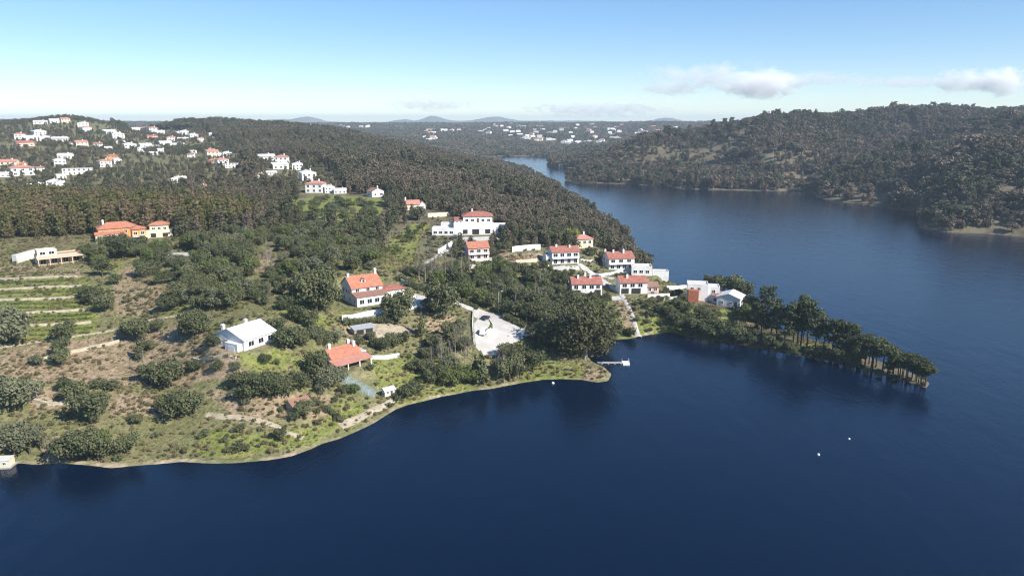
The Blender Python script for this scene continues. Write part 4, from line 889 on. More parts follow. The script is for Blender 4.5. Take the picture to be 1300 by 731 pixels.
def conifer_parts(seed):
    rnd = random.Random(seed); t, c = MB(), MB(); t.tube([(0, 0, -.05), (0, 0, .95)], [.02, .004], 5)
    L = [(math.cos(i*2.4)*.16*(1-z), math.sin(i*2.4)*.16*(1-z), z, .035+.15*(1-z), .7) for i, z in ((k, .12+.84*k/17) for k in range(18))]
    leaf_cloud(c, L, 620, .04, rnd, core=.3); return t, c
def proto(fn, seeds, leaf, bark='bark', **k):
    out = []
    for s in seeds:
        t, c = fn(s, **k); out.append((t.mesh('trunk', M[bark]), c.mesh('crown', M[leaf])))
    return out
KIND = {
 'oak': ('oak_tree', proto(oak_parts, range(1, 7), 'oak'), 'round dark green oak'),
 'olive': ('olive_tree', proto(oak_parts, range(11, 15), 'olive', n=1500, sz=.034), 'grey-green olive tree'),
 'green': ('leafy_tree', proto(oak_parts, range(21, 25), 'green'), 'fresh green leafy tree'),
 'mimosa': ('mimosa_tree', proto(oak_parts, range(31, 33), 'yellow'), 'bright yellow-green mimosa tree'),
 'gum': ('eucalyptus_tree', proto(oak_parts, range(41, 43), 'gum', n=5200, sz=.019, bark='palebark', wide=.36, zlo=.16), 'huge dense olive-green eucalyptus'),
 'pine': ('pine_tree', proto(pine_parts, range(51, 55), 'pine'), 'dark pine with bare stem'),
 'umb': ('umbrella_pine', proto(umbrella_parts, range(61, 65), 'pine'), 'bare-stemmed pine with flat open crown'),
 'col': ('woodland_tree', proto(column_parts, range(71, 76), 'wood'), 'slim woodland tree'),
 'gwood': ('wood_tree', proto(column_parts, range(81, 85), 'gumwood', fat=.2), 'slim olive-brown wood tree'),
 'shrub': ('shrub', proto(shrub_parts, range(91, 96), 'oak'), 'low dark green shrub'),
 'pshrub': ('pale_shrub', proto(shrub_parts, range(101, 104), 'scrub'), 'low pale olive shrub'),
 'bare': ('bare_tree', proto(bare_parts, range(111, 114), 'twig', bark='palebark'), 'leafless grey-brown tree'),
 'con': ('conifer', proto(conifer_parts, range(121, 123), 'oak'), 'pointed dark conifer'),
}
CATS = {'shrub': 'shrub', 'pshrub': 'shrub'}
ANCH = [(320, 435, 'near the white-roofed house'), (475, 375, 'near the large villa with the dormer'), (445, 462, 'near the red-roofed cottage'), (70, 332, 'near the peach terrace house'), (155, 300, 'near the orange villa'),
 (205, 300, 'near the cream house with terraces'), (600, 297, 'near the big white villa on garage walls'), (608, 330, 'near the pink two-storey house'), (718, 335, 'near the arcaded balcony house'), (789, 342, 'near the lakeside house'),
 (745, 374, 'near the street house'), (805, 372, 'near the porch house'), (894, 386, 'near the boxy white house'), (924, 390, 'near the white gabled house'), (640, 420, 'beside the concrete car park'), (740, 470, 'on the grassy point by the jetty'),
 (815, 415, 'on the green bank by the lake steps'), (560, 470, 'on the bushy bank between cottage and car park'), (60, 400, 'by the vineyard terraces'), (100, 500, 'on the brown slope by the crumbling stone bank'), (60, 580, 'on the shore by the raft cabin'),
 (200, 440, 'along the earth track'), (230, 520, 'on the brown slope between track and shore'), (290, 555, 'on the grassy shore below the pale path'), (390, 520, 'around the brown stone hut'), (440, 530, 'along the shore track'), (180, 370, 'on the bare brown field'),
 (290, 350, 'in the oak grove between brown field and villa'), (380, 330, 'in the oak grove between orchard and villa'), (430, 270, 'in the orchard below the white row'), (500, 320, 'beside the bright green field'), (560, 350, 'beside the steep concrete drive'), (660, 370, 'on the slope between pink house and car park'),
 (1000, 430, 'on the wide part of the spit'), (1090, 455, 'on the narrow middle of the spit'), (1160, 480, 'at the tip of the spit'), (640, 250, 'on the wooded ridge behind the big white villa'), (480, 210, 'on the wooded ridge above the orchard'), (120, 270, 'in the tall wood behind the orange villa'),
 (30, 280, 'in the tall wood behind the peach terrace house'), (240, 270, 'in the tall wood beside the cream house'), (850, 365, 'between the porch house and the boxy house')]
AW = [(*hit(u, v), s) for u, v, s in ANCH]
COUNT = {}; TREES = []
def where(x, y): return min(AW, key=lambda a: (a[0]-x)**2 + (a[1]-y)**2)[3]
def plant(kind, x, y, h, wide=1.0, z=None):
    name, pr, look = KIND[kind]
    COUNT[kind] = COUNT.get(kind, 0)+1
    tm, cm = pr[COUNT[kind] % len(pr)]; z = gz(x, y) if z is None else z
    e = empty(name, (x, y, max(z, .1)-.1), random.random()*6.28); e.scale = (h*wide, h*wide, h); wh = where(x, y)
    tag(e, (('tall ' if h > 9.5 else 'small ' if h < 5 else 'mid-sized ') if kind in ('oak', 'olive', 'green', 'pine', 'umb', 'col', 'gwood', 'bare') else '') + look + ' ' + wh, CATS.get(kind, 'tree'), name.replace('_', ' ') + 's ' + wh)
    link('trunk', tm, e); link('crown', cm, e); TREES.append((x, y, h*wide*(.16 if kind in ('pine', 'col', 'gwood', 'bare') else .42)))
def planted(s):
    for e in s.split(';'):
        q = e.split(); k = q[0]; u, v, hp = float(q[1]), float(q[2]), float(q[3]); wd = float(q[4]) if len(q) > 4 else 1.0
        x, y, z = hit(u, v); plant(k, x, y, hp*math.hypot(y, CAMZ-z)/F/.96, wd, z)
# kind, column and row of the foot, height in pixels, width factor
planted('oak 137 322 22;oak 156 328 30;oak 176 322 24;oak 130 351 24;oak 147 361 16;oak 118 386 26;oak 134 396 22 1.2;oak 107 379 16;oak 186 353 24;oak 206 361 19;oak 216 394 22 1.2;pshrub 163 384 10;oak 228 379 26;oak 244 362 26;oak 256 320 26 .8;'
 'olive 22 438 48;olive 4 432 36;oak 80 434 28;oak 78 452 24;oak 172 434 32;oak 160 424 18;oak 201 421 17;oak 248 430 36;olive 236 424 20;oak 272 440 18;con 178 456 28;oak 188 446 16')
planted('olive 20 520 46 1.1;olive 2 508 34;olive 48 465 16;oak 80 464 24;oak 97 510 32;oak 86 498 20;shrub 128 492 14 1.4;shrub 142 494 13 1.4;oak 117 538 42;oak 215 492 36;oak 204 486 24;oak 248 472 18;oak 276 470 15;olive 300 470 14;oak 226 532 36;oak 242 528 32;oak 214 526 26;'
 'oak 162 578 28;oak 175 538 15;shrub 260 555 13;shrub 305 547 12;shrub 304 571 12 1.2;shrub 314 571 10;shrub 198 555 9;olive 18 577 44;olive 38 576 34;oak 98 584 46;oak 112 584 40;oak 126 585 34;green 122 580 36;oak 86 582 30;oak 188 484 24;bare 62 582 30;bare 74 580 28;bare 52 572 26;bare 184 478 34;shrub 150 584 10;pshrub 236 574 9;pshrub 222 566 8;shrub 285 560 8;pshrub 345 574 9')
planted('oak 302 494 26;oak 318 506 32;oak 334 503 32;oak 350 505 31;oak 366 502 30;oak 380 496 26;oak 342 492 24;oak 322 490 22;olive 300 508 16;olive 312 514 12;oak 400 478 32;olive 418 494 30;olive 430 486 24;olive 410 500 20;oak 387 530 22;oak 374 534 14;oak 357 558 17;oak 380 522 14;oak 518 506 24;oak 528 502 20;shrub 506 508 12;'
 'shrub 392 508 9;shrub 398 511 9;shrub 404 515 9;shrub 410 519 9;shrub 416 523 9;shrub 422 527 9;shrub 428 531 9;shrub 433 535 9;oak 338 462 14;shrub 352 462 9;pshrub 440 520 8;green 450 500 16;oak 436 500 14;shrub 470 470 10;bare 368 480 24;bare 640 486 38;bare 632 484 34;bare 594 452 44;bare 586 448 40;bare 578 452 38;bare 600 458 36;bare 590 466 34;bare 572 462 28')
planted('oak 402 398 58 .85;oak 390 388 46 .85;oak 414 396 44 .8;oak 505 408 36 1.1;oak 496 402 24;oak 563 404 48 .85;oak 552 396 28;shrub 438 413 12;shrub 446 414 11;shrub 454 413 11;shrub 462 412 11;shrub 471 411 10;shrub 480 410 10;shrub 488 410 12;con 535 428 34 .6;oak 372 444 34;oak 360 438 26;oak 384 440 26;oak 352 426 24;oak 378 408 24;oak 395 416 24;oak 368 396 26;'
 'oak 500 440 22;oak 488 446 18;oak 512 438 18;oak 478 442 16;oak 574 434 26;oak 588 446 22;oak 582 424 22;oak 410 440 20;olive 400 430 22;olive 424 436 20;oak 470 434 14;oak 455 440 13;oak 552 446 24;oak 540 456 18;olive 562 458 24')
planted('gum 742 456 84 1.1;gum 724 450 52;gum 758 444 52;oak 684 434 30;oak 696 440 36;oak 708 444 34;oak 716 430 36;oak 668 410 28;oak 654 404 26;oak 640 398 22;green 612 390 24;green 600 386 24;green 588 380 24;oak 626 392 22;oak 677 472 28 1.1;oak 668 470 20;oak 647 484 34 1.1;oak 660 480 22;oak 640 476 28;con 611 488 44;con 604 480 30;oak 655 462 24;oak 642 458 22;green 578 490 24;green 566 488 22;green 590 486 24;oak 556 482 24;oak 546 486 20;green 600 487 20;oak 540 474 22;oak 526 470 18;bare 560 470 34;bare 548 468 30;olive 570 476 26;'
 'oak 700 424 32;oak 690 412 30;oak 676 398 30;oak 662 390 28;oak 648 384 26;oak 706 408 32;oak 720 402 32;oak 730 396 26;oak 742 396 28;green 756 400 26;oak 764 392 20')
planted('mimosa 727 310 20 1.2;mimosa 716 311 16;green 706 312 18;oak 690 308 20;green 845 402 16;oak 852 406 20;oak 862 396 18;oak 858 416 20;oak 866 424 22;oak 878 426 24;oak 890 428 28;oak 900 410 20;oak 888 404 16;oak 902 430 26;oak 914 432 26;oak 926 434 28;oak 876 412 16;shrub 838 412 8;shrub 830 402 8;shrub 822 400 8;shrub 846 390 9;shrub 856 388 9;shrub 836 392 8;green 910 406 12;'
 'oak 930 378 34 1.1;oak 942 384 28;oak 912 366 16;oak 900 362 14;gum 952 404 30;green 946 410 26;pine 958 420 36;oak 944 434 20;pine 972 414 50;pine 966 432 40;shrub 795 424 12;shrub 800 427 14;shrub 786 418 9;shrub 779 428 8;shrub 808 408 8;shrub 826 420 6;shrub 842 418 6')
planted('pine 984 438 50;pine 996 440 48;pine 1006 442 58;pine 1016 440 64;pine 1024 444 60;pine 1034 446 48;pine 978 430 50;oak 986 444 18;oak 1004 448 18;oak 1040 454 16;pine 1044 448 44;pine 1056 450 44;pine 1064 452 46;pine 1072 456 46;pine 1080 458 46;oak 1064 462 22 1.1;oak 1074 464 20 1.2;oak 1056 458 16;oak 1084 468 14;umb 1090 462 40;umb 1098 464 40;umb 1106 468 42;umb 1112 466 38;umb 1120 472 38;umb 1127 474 40;umb 1134 474 36;umb 1142 480 32;umb 1150 480 34;umb 1157 484 34;umb 1163 484 34;umb 1169 488 34;umb 1174 490 32;umb 1145 478 28;umb 1103 462 36;pine 1012 436 52;pine 1020 436 46;oak 1030 452 14;shrub 1098 474 8;shrub 1116 478 7;shrub 1136 482 6;bare 1078 462 34;bare 1090 468 28;pine 960 424 40;oak 950 438 22;oak 934 438 24;oak 976 444 22')
planted('oak 690 342 12;green 697 348 11;oak 705 353 13;oak 716 352 10;green 727 350 9;oak 735 354 9;oak 700 362 14;green 712 360 9;oak 760 334 9;green 765 328 10;oak 752 326 12;oak 748 322 10;shrub 757 346 6;shrub 783 351 6;shrub 792 351 7;green 834 364 9;oak 846 372 9;shrub 853 374 7;green 862 375 9;oak 868 384 11;oak 838 384 9;shrub 828 385 8;shrub 815 386 8;shrub 806 388 7;oak 822 392 10;oak 834 396 11;green 848 394 11;oak 770 386 13;oak 758 388 14;green 735 386 14;oak 722 386 18;oak 710 380 20;oak 846 402 14;oak 870 400 16;shrub 776 396 9;shrub 784 402 8;green 776 408 10;shrub 822 410 7;oak 640 344 14;oak 652 348 14;oak 664 346 13;green 676 348 14;oak 632 338 14;oak 628 326 14;oak 640 322 16;oak 586 336 12;olive 578 340 12;oak 592 346 14;green 604 350 12;olive 618 350 12;shrub 566 304 5;shrub 552 304 6;olive 545 312 8;olive 556 314 8;olive 566 310 7;olive 548 322 8')
for i in range(36):
    t = random.random(); u = 1062 + 112*t; planted(f'{("umb", "pine", "shrub", "umb")[i % 4]} {u+random.uniform(-3, 3)} {458+31*t+random.uniform(-3.5, 3.5)} {random.uniform(3, 6) if i % 4 == 2 else random.uniform(22, 42)*(1-.3*t)} {random.uniform(.75, 1.1)}')
# orchard and gardens, hedges
for (u0, v0, u1, v1, n, hp, k) in ((508, 356, 556, 378, 16, 9, 'shrub'), (574, 381, 604, 393, 11, 9, 'shrub'), (640, 404, 664, 416, 9, 9, 'shrub'), (692, 352, 712, 396, 11, 11, 'shrub'), (1000, 449, 1060, 460, 9, 6, 'shrub')):
    for i in range(n):
        t = i/(n-1); planted(f'{k} {u0+(u1-u0)*t+random.uniform(-1,1)} {v0+(v1-v0)*t} {hp*random.uniform(.8,1.2)}')
for i in range(64):
    u, v = random.uniform(372, 486), random.uniform(254, 282)
    planted(f'{random.choice(["olive", "green", "oak"])} {u} {v} {random.uniform(6, 11)}')
for i in range(22):
    t = random.random(); planted(f'green {482+46*t+random.uniform(-10, 12)} {332-40*t+random.uniform(-6, 6)} {random.uniform(4, 7)} 1.2')
# bare poplars above the drive
for u, v, h in ((532, 356, 34), (540, 358, 40), (548, 360, 42), (553, 362, 40), (558, 360, 36), (566, 356, 34), (574, 352, 30), (586, 356, 28), (596, 352, 26), (686, 372, 30), (680, 376, 28), (692, 366, 24), (340, 340, 36), (345, 346, 30)): planted(f'bare {u} {v} {h}')
# vine rows on the terraces
VG = 'vine rows on the terraces'
def vine_row(p, lb):
    a, b = Vector(hit(*p[0])), Vector(hit(*p[1])); L = (b-a).length; m = MB(); rnd = random.Random(int(p[0][1]*7)); n = int(L*10); t_ = MB()
    for i in range(n):
        t = rnd.random(); q = a.lerp(b, t); q = Vector((q.x, q.y, gz(q.x, q.y))) - a
        leaf_cloud(m, [(q.x+rnd.gauss(0, .18), q.y+rnd.gauss(0, .2), q.z+.45+.35*rnd.random(), .25, 1)], 3, .16, rnd)
    for i in range(int(L/3)+1):
        q = a.lerp(b, i/(int(L/3)+.01)); q = Vector((q.x, q.y, gz(q.x, q.y))) - a; t_.tube([(q.x, q.y, q.z-.2), (q.x, q.y, q.z+1.2)], [.05, .05], 4)
    e = empty('vine_row', a); tag(e, lb, 'vine row', VG); m.build('foliage', M['vine'], e); t_.build('stakes', M['bark'], e)
for va, vb, ua, ub, lb in ((361, 358, -30, 100, 'between the uppermost and second wall'), (376, 370, -30, 100, 'between the second and third wall'), (389, 385, -30, 104, 'just below the third wall'), (404, 400, 34, 116, 'just below the fourth wall'), (409, 405, 30, 116, 'just above the lowest wall'), (421, 417, 30, 118, 'just below the lowest wall'), (427, 423, 30, 112, 'just above the earth track'), (394, 390, -30, 104, 'just above the fourth wall'), (350, 347, -30, 96, 'below the peach terrace house')):
    vine_row(((ua, va), (ub, vb)), 'low green vine row ' + lb)

# ------------------------------------------------------------------ woods
FA = np.array(FOOT); FS = np.array(SIGHT)
def clear_of(x, y, extra=0.0, trees=True):
    ok = np.ones(len(x), bool)
    for fx, fy, fr in FA: ok &= (x-fx)**2 + (y-fy)**2 > (fr+extra)**2
    if trees:
        for fx, fy, fr in FS: ok &= (x-fx)**2 + (y-fy)**2 > fr**2
        for fx, fy, fr in TREES: ok &= (x-fx)**2 + (y-fy)**2 > (fr)**2
    return ok
def scatter(a0, a1, y0, y1, sp):
    """jittered points with spacing sp on land"""
    X, Y = np.meshgrid(np.arange(a0*y1 if a0 < 0 else a0*y0, a1*y1 if a1 > 0 else a1*y0, sp), np.arange(y0, y1, sp)); x = X.ravel()+rng.uniform(-.45, .45, X.size)*sp; y = Y.ravel()+rng.uniform(-.45, .45, X.size)*sp
    k = (x/y > a0) & (x/y < a1); x, y = x[k], y[k]; k = shore(x, y) > 1.0; return x[k], y[k]
def pixels(x, y, z=None): return to_px(x, y, height(x, y) if z is None else z)
OPEN = [[(365, 250), (430, 246), (495, 248), (484, 284), (408, 290), (370, 282)], [(476, 335), (496, 302), (523, 283), (585, 275), (600, 300), (560, 345), (490, 345)], [(640, 318), (692, 318), (700, 345), (640, 350)],
        [(120, 300), (215, 298), (215, 312), (120, 315)], [(-60, 330), (125, 330), (125, 345), (-60, 350)], [(718, 318), (770, 318), (800, 350), (840, 345), (870, 365), (860, 380), (730, 380), (700, 345)]]
TOWN = [[(-60, 150), (110, 148), (160, 165), (260, 165), (310, 205), (310, 232), (220, 240), (90, 250), (-60, 250)], [(325, 198), (400, 200), (440, 235), (440, 250), (395, 250), (325, 232)]]
WOODL = [[(-80, 262), (60, 262), (210, 268), (330, 275), (320, 292), (225, 300), (100, 304), (50, 314), (-80, 326)]]
GROVE = [[(225, 312), (330, 300), (420, 290), (425, 345), (418, 388), (390, 380), (350, 398), (270, 405), (235, 395), (215, 345)], [(425, 285), (478, 285), (475, 345), (430, 345)], [(490, 345), (560, 345), (605, 350), (690, 345), (735, 385), (735, 430), (690, 430), (655, 402), (600, 384), (515, 352)], [(100, 315), (140, 318), (210, 318), (230, 345), (205, 355), (150, 335), (110, 345)]]
def in_any(u, v, polys):
    r = np.zeros(len(u), bool)
    for P in polys: r |= inpoly(u, v, P)
    return r
def density(x, y, s, seed=0): return fbm(x/s+seed, y/s-seed, 3)*2 + .5
# oak groves between the houses
x, y = scatter(-.8, .3, 225, 460, 6.6); u, v = pixels(x, y); k = in_any(u, v, GROVE) & clear_of(x, y, 2.2) & ~in_any(u, v, OPEN + [[(318, 314), (352, 312), (356, 348), (322, 350)], [(343, 384), (378, 368), (404, 393), (430, 412), (404, 426)], [(212, 318), (258, 318), (255, 332), (214, 332)], [(430, 398), (520, 385), (560, 372), (610, 392), (600, 420), (520, 430), (430, 425)]]); x, y = x[k], y[k]
o = np.argsort(y)
for i in o[:230]:
    t = rng.random(); plant('oak' if t < .56 else 'olive' if t < .74 else 'green' if t < .92 else 'bare' if t < .96 else 'con', x[i], y[i], float(rng.uniform(4.2, 8.0)), float(rng.uniform(.85, 1.15)))
REST = [(x[i], y[i], 4+3.5*rng.random()) for i in o[230:]]
# shrubs on the open slopes
x, y = scatter(-.85, .35, 140, 330, 5.0); u, v = pixels(x, y); k = (rng.random(len(x)) < .40) & (density(x, y, 25) > .45) & clear_of(x, y, .6) & (shore(x, y) > 1.5) & ~inpoly(u, v, [(296, 446), (352, 438), (392, 458), (330, 472)]) & ~inpoly(u, v, [(600, 385), (680, 425), (630, 455)]) & ~inpoly(u, v, [(-60, 335), (120, 335), (120, 430), (-60, 440)]); x, y = x[k], y[k]
for i in range(min(len(x), 330)):
    plant('pshrub' if rng.random() < .55 else 'shrub', x[i], y[i], float(rng.uniform(.8, 2.2)), float(rng.uniform(.8, 1.2)))
def big_on_screen(x, y, h, n):
    s = h/np.hypot(y, 60); u, v = pixels(x, y); s = np.where((u < -20) | (u > 1320), 0, s); o = np.argsort(-s); return o[:n], o[n:]
# tall wood on the left
x, y = scatter(-.9, -.28, 335, 470, 4.2); u, v = pixels(x, y); k = in_any(u, v, WOODL) & clear_of(x, y, 2.0); x, y = x[k], y[k]; h = rng.uniform(9, 15, len(x)); a, b = big_on_screen(x, y, h, 290)
for i in a: plant('gwood', x[i], y[i], float(h[i]), float(rng.uniform(.9, 1.5)))
LW = (x[b], y[b], h[b])
# ridge wood and all the rest of the near land beyond 330 m
x, y = scatter(-.95, .32, 330, 1500, 5.4); u, v = pixels(x, y); town = in_any(u, v, TOWN)
k = ~in_any(u, v, OPEN) & ~in_any(u, v, WOODL) & ~in_any(u, v, GROVE) & clear_of(x, y, 1.5, True) & (u > -120) & (v < 345) & (x < (700-650)/900*y + 80) & (rng.random(len(x)) < np.where(town, .55, .92) * np.where(density(x, y, 60, 3) > .34, 1, .22)) & ~((y > 1250) & (u > 420))
x, y = x[k], y[k]; town = town[k]; h = rng.uniform(7.5, 13, len(x))*np.where(town, .55, 1.0)*np.where(density(x, y, 90, 8) > .5, 1.0, .78)
h = h*np.clip(.55 + shore(x, y)/60, .55, 1)
a, b = big_on_screen(x, y, h, 295)
for i in a: plant('col', x[i], y[i], float(h[i]), float(rng.uniform(1.0, 1.7)))
RW = (x[b], y[b], h[b])
# wood on the right hills
x, y = scatter(.04, .98, 480, 1420, 5.6); u, v = pixels(x, y); k = (u > 690) & (u < 1460) & ((x > (720-650)/900*y) | (y > 980)) & (shore(x, y) > 2) & (x > .05*y); 
k &= ~((y < 720) & (x < .40*y)) & ~((y < 800) & (x < .25*y)) & (rng.random(len(x)) < np.where(density(x, y, 45, 5) > .36, .95, .22)); x, y = x[k], y[k]
h = rng.uniform(7, 13.5, len(x))*np.where(density(x, y, 70, 2) > .45, 1, .72)*np.where(rng.random(len(x)) < .06, 1.45, 1)*np.where(y < 720, 1.2, 1)
u, v = pixels(x, y); k = (~inpoly(u, v, [(968, 196), (990, 190), (1035, 228), (1036, 246), (985, 243)]) | (rng.random(len(x)) < .40)); x, y, h = x[k], y[k], h[k]
HW_ = (x, y, h)
# far plateau: clumps
x, y = scatter(-.95, .95, 1420, 3300, 12.0); u, v = pixels(x, y); k = (u > -100) & (u < 1400) & clear_of(x, y, 9, False) & (rng.random(len(x)) < np.where(density(x, y, 90, 4) > .3, .9, .35)); x, y = x[k], y[k]; FP = (x, y, rng.uniform(5, 10, len(x)))
x, y = scatter(-.85, .85, 3300, 5600, 26.0); u, v = pixels(x, y); k = (u > -100) & (u < 1400); FP2 = (x[k], y[k], rng.uniform(7, 12, k.sum()))

# ------------------------------------------------------------------ stuff: instanced masses
def src(name, parts, mats):
    """joined trunk and crown used as an instance shape"""
    me = bpy.data.meshes.new(name); V, Fc, MI = [], [], []
    for i, p in enumerate(parts):
        o = len(V); V += p.v; Fc += [tuple(q+o for q in f) for f in p.f]; MI += [i]*len(p.f)
    me.from_pydata(V, [], Fc); [me.materials.append(q) for q in mats]; me.polygons.foreach_set('material_index', MI); me.update()
    return bpy.data.objects.new(name, me)
def instances(name, label, cat, data, sources, wide=(.9, 1.5), flat=False, sink=.1):
    x, y, h = data; n = len(x); z = height(np.asarray(x), np.asarray(y)) - sink
    me = bpy.data.meshes.new(name); me.vertices.add(n); me.vertices.foreach_set('co', np.stack([x, y, z], -1).ravel().astype(np.float32))
    for nm, tp, v in (('size', 'FLOAT_VECTOR', np.stack([h*rng.uniform(*wide, n)]*2 + [h], -1)), ('turn', 'FLOAT_VECTOR', np.stack([np.zeros(n), np.zeros(n), rng.uniform(0, 6.28, n)], -1)), ('pick', 'INT', rng.integers(0, len(sources), n))):
        at = me.attributes.new(nm, tp, 'POINT'); at.data.foreach_set('vector' if tp == 'FLOAT_VECTOR' else 'value', np.ascontiguousarray(v.ravel(), np.float32 if tp == 'FLOAT_VECTOR' else np.int32))
    o = link(name, me); tag(o, label, cat, kind='stuff')
    g = bpy.data.node_groups.new(name, 'GeometryNodeTree'); g.interface.new_socket('Geometry', in_out='INPUT', socket_type='NodeSocketGeometry'); g.interface.new_socket('Geometry', in_out='OUTPUT', socket_type='NodeSocketGeometry')
    N = g.nodes; gi, go = N.new('NodeGroupInput'), N.new('NodeGroupOutput'); ip = N.new('GeometryNodeInstanceOnPoints'); gti = N.new('GeometryNodeGeometryToInstance')
    for s in sources:
        oi = N.new('GeometryNodeObjectInfo'); oi.inputs['Object'].default_value = s; oi.inputs['As Instance'].default_value = False; g.links.new(oi.outputs['Geometry'], gti.inputs[0])
    def attr(nm, tp): q = N.new('GeometryNodeInputNamedAttribute'); q.data_type = tp; q.inputs['Name'].default_value = nm; return q.outputs['Attribute']
    ip.inputs['Pick Instance'].default_value = True
    g.links.new(gi.outputs[0], ip.inputs['Points']); g.links.new(gti.outputs[0], ip.inputs['Instance']); g.links.new(attr('pick', 'INT'), ip.inputs['Instance Index'])
    g.links.new(attr('size', 'FLOAT_VECTOR'), ip.inputs['Scale'])
    e2r = N.new('FunctionNodeEulerToRotation'); g.links.new(attr('turn', 'FLOAT_VECTOR'), e2r.inputs[0]); g.links.new(e2r.outputs[0], ip.inputs['Rotation'])
    g.links.new(ip.outputs[0], go.inputs[0]); md = o.modifiers.new('instances', 'NODES'); md.node_group = g
    return o
S_col = [src('tree_shape', column_parts(200+i, n=420, sz=.038), (M['bark'], M['wood'])) for i in range(5)]
S_left = [src('tree_shape', column_parts(220+i, n=460, sz=.037, fat=.2), (M['bark'], M['gumwood'])) for i in range(3)]
S_far = [src('tree_shape', column_parts(240+i, n=280, sz=.05, fat=.2), (M['bark'], M['farwood'])) for i in range(5)] + [src('tree_shape', oak_parts(250+i, n=380, sz=.06, wide=.4), (M['bark'], M['farwood'])) for i in range(2)] + [src('tree_shape', pine_parts(255+i, n=320, sz=.045), (M['palebark'], M['farwood'])) for i in range(4)]
def clump_parts(seed):
    rnd = random.Random(seed); t, c = MB(), MB()
    for i in range(4):
        ox, oy = rnd.uniform(-.7, .7), rnd.uniform(-.7, .7); hh = .7+.4*rnd.random(); t.tube([(ox, oy, -.1), (ox, oy, .6*hh)], [.03, .01], 4)
        leaf_cloud(c, [(ox, oy, .35*hh, .38, .9), (ox, oy, .7*hh, .28, 1.0)], 55, .13, rnd)
    return t, c
S_clump = [src('clump_shape', clump_parts(260+i), (M['bark'], M['farwood'])) for i in range(4)]
S_oak = [src('tree_shape', oak_parts(270+i, n=900, sz=.045), (M['bark'], M['oak'])) for i in range(3)]
S_scrub = [src('scrub_shape', shrub_parts(280+i, n=190, sz=.09), (M['bark'], M['scrub'])) for i in range(4)]
def tuft_parts(seed):
    rnd = random.Random(seed); t, c = MB(), MB()
    for i in range(26):
        a = rnd.random()*6.28; q = rnd.random()**.5*.5; p = Vector((math.cos(a)*q, math.sin(a)*q, 0)); d = Vector((rnd.gauss(0, .25), rnd.gauss(0, .25), .5+.5*rnd.random())); s = Vector((-d.y, d.x, 0)).normalized()*.09
        c.add([p-s, p+s, p+d], [(0, 1, 2)])
    t.tube([(0, 0, -.1), (0, 0, .1)], [.02, .01], 3); return t, c
S_tuft = [src('tuft_shape', tuft_parts(290+i), (M['bark'], M['grass'])) for i in range(4)]
S_mid = [src('tree_shape', pine_parts(310+i, n=380, sz=.042), (M['palebark'], M['wood'])) for i in range(3)] + [src('tree_shape', oak_parts(300+i, n=480, sz=.052, wide=.36), (M['bark'], M['wood'])) for i in range(3)]
instances('ridge_wood', 'dense mixed wood covering the ridge behind the houses', 'wood', RW, S_col + S_mid, (.9, 1.5))
instances('tall_wood', 'deep part of the tall olive-brown wood', 'wood', LW, S_left, (.9, 1.5))
instances('far_bank_wood', 'dark wood covering the hills across the lake', 'wood', HW_, S_far, (.95, 1.7))
instances('plateau_wood', 'hazy wood clumps on the plateau beyond the narrows', 'wood', tuple(np.r_[p, q] for p, q in zip(FP, FP2)), S_clump, (.9, 1.5))
if REST: instances('grove_trees', 'small oaks filling the far side of the groves', 'trees', tuple(np.array(q) for q in zip(*REST)), S_oak, (.9, 1.1))
x, y = scatter(-.85, .52, 138, 420, 1.7); u, v = pixels(x, y)
k = clear_of(x, y, .2, False) & (shore(x, y) > 1.3) & (rng.random(len(x)) < np.where(density(x, y, 14, 6) > .52, .75, .16)) & ~inpoly(u, v, [(296, 446), (352, 438), (392, 458), (330, 472)])
instances('scrub', 'knee-high scrub and bramble over the open slopes', 'scrub', (x[k], y[k], rng.uniform(.35, 1.2, k.sum())), S_scrub, (.9, 1.7), sink=.05)
x, y = scatter(-.85, .52, 138, 330, .95); k = clear_of(x, y, 0, False) & (shore(x, y) > .9) & (rng.random(len(x)) < .75)
instances('grass', 'rough grass on the near slopes', 'grass', (x[k], y[k], rng.uniform(.15, .5, k.sum())), S_tuft, (1.0, 2.0), sink=.02)
# ------------------------------------------------------------------ air
def haze():
    m = MB(); m.box(-12500, 12500, -3200, 11500, -8, 136); h = bpy.data.materials.new('haze'); h.use_nodes = True; t = h.node_tree; t.nodes.clear()
    o = t.nodes.new('ShaderNodeOutputMaterial'); v = t.nodes.new('ShaderNodeVolumePrincipled'); v.inputs['Color'].default_value = (.74, .89, 1.0, 1); v.inputs['Density'].default_value = 0.00011; v.inputs['Anisotropy'].default_value = .1
    t.links.new(v.outputs[0], o.inputs['Volume']); tag(m.build('haze', h), kind='stuff')
haze()
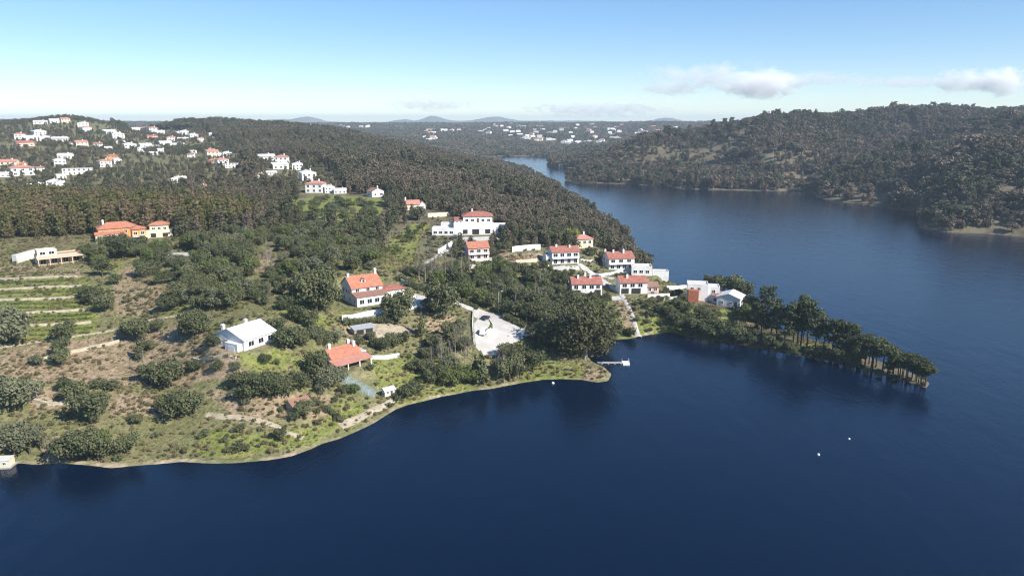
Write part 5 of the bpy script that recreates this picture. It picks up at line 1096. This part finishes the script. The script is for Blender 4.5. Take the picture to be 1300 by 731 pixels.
# ------------------------------------------------------------------ clouds, well beyond and above the haze
def cloud_mat(dens, thr, sc, seed):
    m = bpy.data.materials.new('cloud'); m.use_nodes = True; t = m.node_tree; t.nodes.clear(); o = t.nodes.new('ShaderNodeOutputMaterial'); v = t.nodes.new('ShaderNodeVolumePrincipled')
    v.inputs['Color'].default_value = (1, 1, 1, 1); v.inputs['Anisotropy'].default_value = 0.0
    tc = t.nodes.new('ShaderNodeTexCoord'); ln = t.nodes.new('ShaderNodeVectorMath'); ln.operation = 'LENGTH'; t.links.new(tc.outputs['Object'], ln.inputs[0])
    mp = t.nodes.new('ShaderNodeMapping'); mp.inputs['Scale'].default_value = sc; mp.inputs['Location'].default_value = (seed*3.1, seed*1.7, 0); t.links.new(tc.outputs['Object'], mp.inputs['Vector'])
    n = t.nodes.new('ShaderNodeTexNoise'); n.inputs['Scale'].default_value = 1.0; n.inputs['Detail'].default_value = 6; n.inputs['Roughness'].default_value = .6; t.links.new(mp.outputs[0], n.inputs['Vector'])
    a = t.nodes.new('ShaderNodeMath'); a.operation = 'MULTIPLY_ADD'; a.inputs[1].default_value = -.42; t.links.new(ln.outputs['Value'], a.inputs[0]); t.links.new(n.outputs['Fac'], a.inputs[2])
    r = t.nodes.new('ShaderNodeMapRange'); r.inputs['From Min'].default_value = thr; r.inputs['From Max'].default_value = thr+.16; r.inputs['To Max'].default_value = dens; t.links.new(a.outputs[0], r.inputs['Value'])
    t.links.new(r.outputs[0], v.inputs['Density']); t.links.new(v.outputs[0], o.inputs['Volume']); return m
CL = [(905, 98, 150, 26, .0012, .20, 'wide wispy pale cloud over the hills across the lake'), (968, 108, 80, 24, .0050, .16, 'small bright puffy cloud beside the wide wispy cloud'), (1272, 104, 56, 26, .0050, .16, 'bright rounded cloud at the end of the low cloud line'),
      (1222, 104, 64, 20, .0034, .17, 'pale puffy cloud beside the bright rounded cloud'), (1150, 105, 110, 12, .0014, .20, 'faint thin cloud streak over the wooded hilltop'), (548, 133, 100, 12, .0016, .19, 'faint grey cloud streak above the far plateau'), (757, 139, 150, 14, .0018, .19, 'long faint cloud streak above the far town'),
      (850, 113, 70, 14, .0022, .18, 'small faint cloud beside the bright puffy cloud'), (1040, 100, 110, 14, .0012, .20, 'thin trailing wisp beside the bright puffy cloud'), (555, 113, 50, 7, .0012, .19, 'tiny faint wisp high above the far plateau')]
for i, (u, v, wp, hp, dn, th, lb) in enumerate(CL):
    x, y, z = at_y(u, v, 14500); k = 14500/F; m = MB(); n = 20
    for a in range(n+1):
        for b in range(2*n):
            f, g = math.pi*a/n, math.pi*b/n; m.v.append((math.sin(f)*math.cos(g), math.sin(f)*math.sin(g), math.cos(f)))
    for a in range(n):
        for b in range(2*n):
            q = (a*2*n+b, (a+1)*2*n+b, (a+1)*2*n+(b+1) % (2*n), a*2*n+(b+1) % (2*n)); m.f.append(q); m.m.append(0)
    asp = wp/hp; o = m.build('cloud', cloud_mat(dn, th, (max(2.2, asp*.9), 2.2, 1.7), i+1)); o.location = (x, y, z); o.scale = (wp*k*.75, wp*k*.4, hp*k*.8); tag(o, lb, 'cloud')
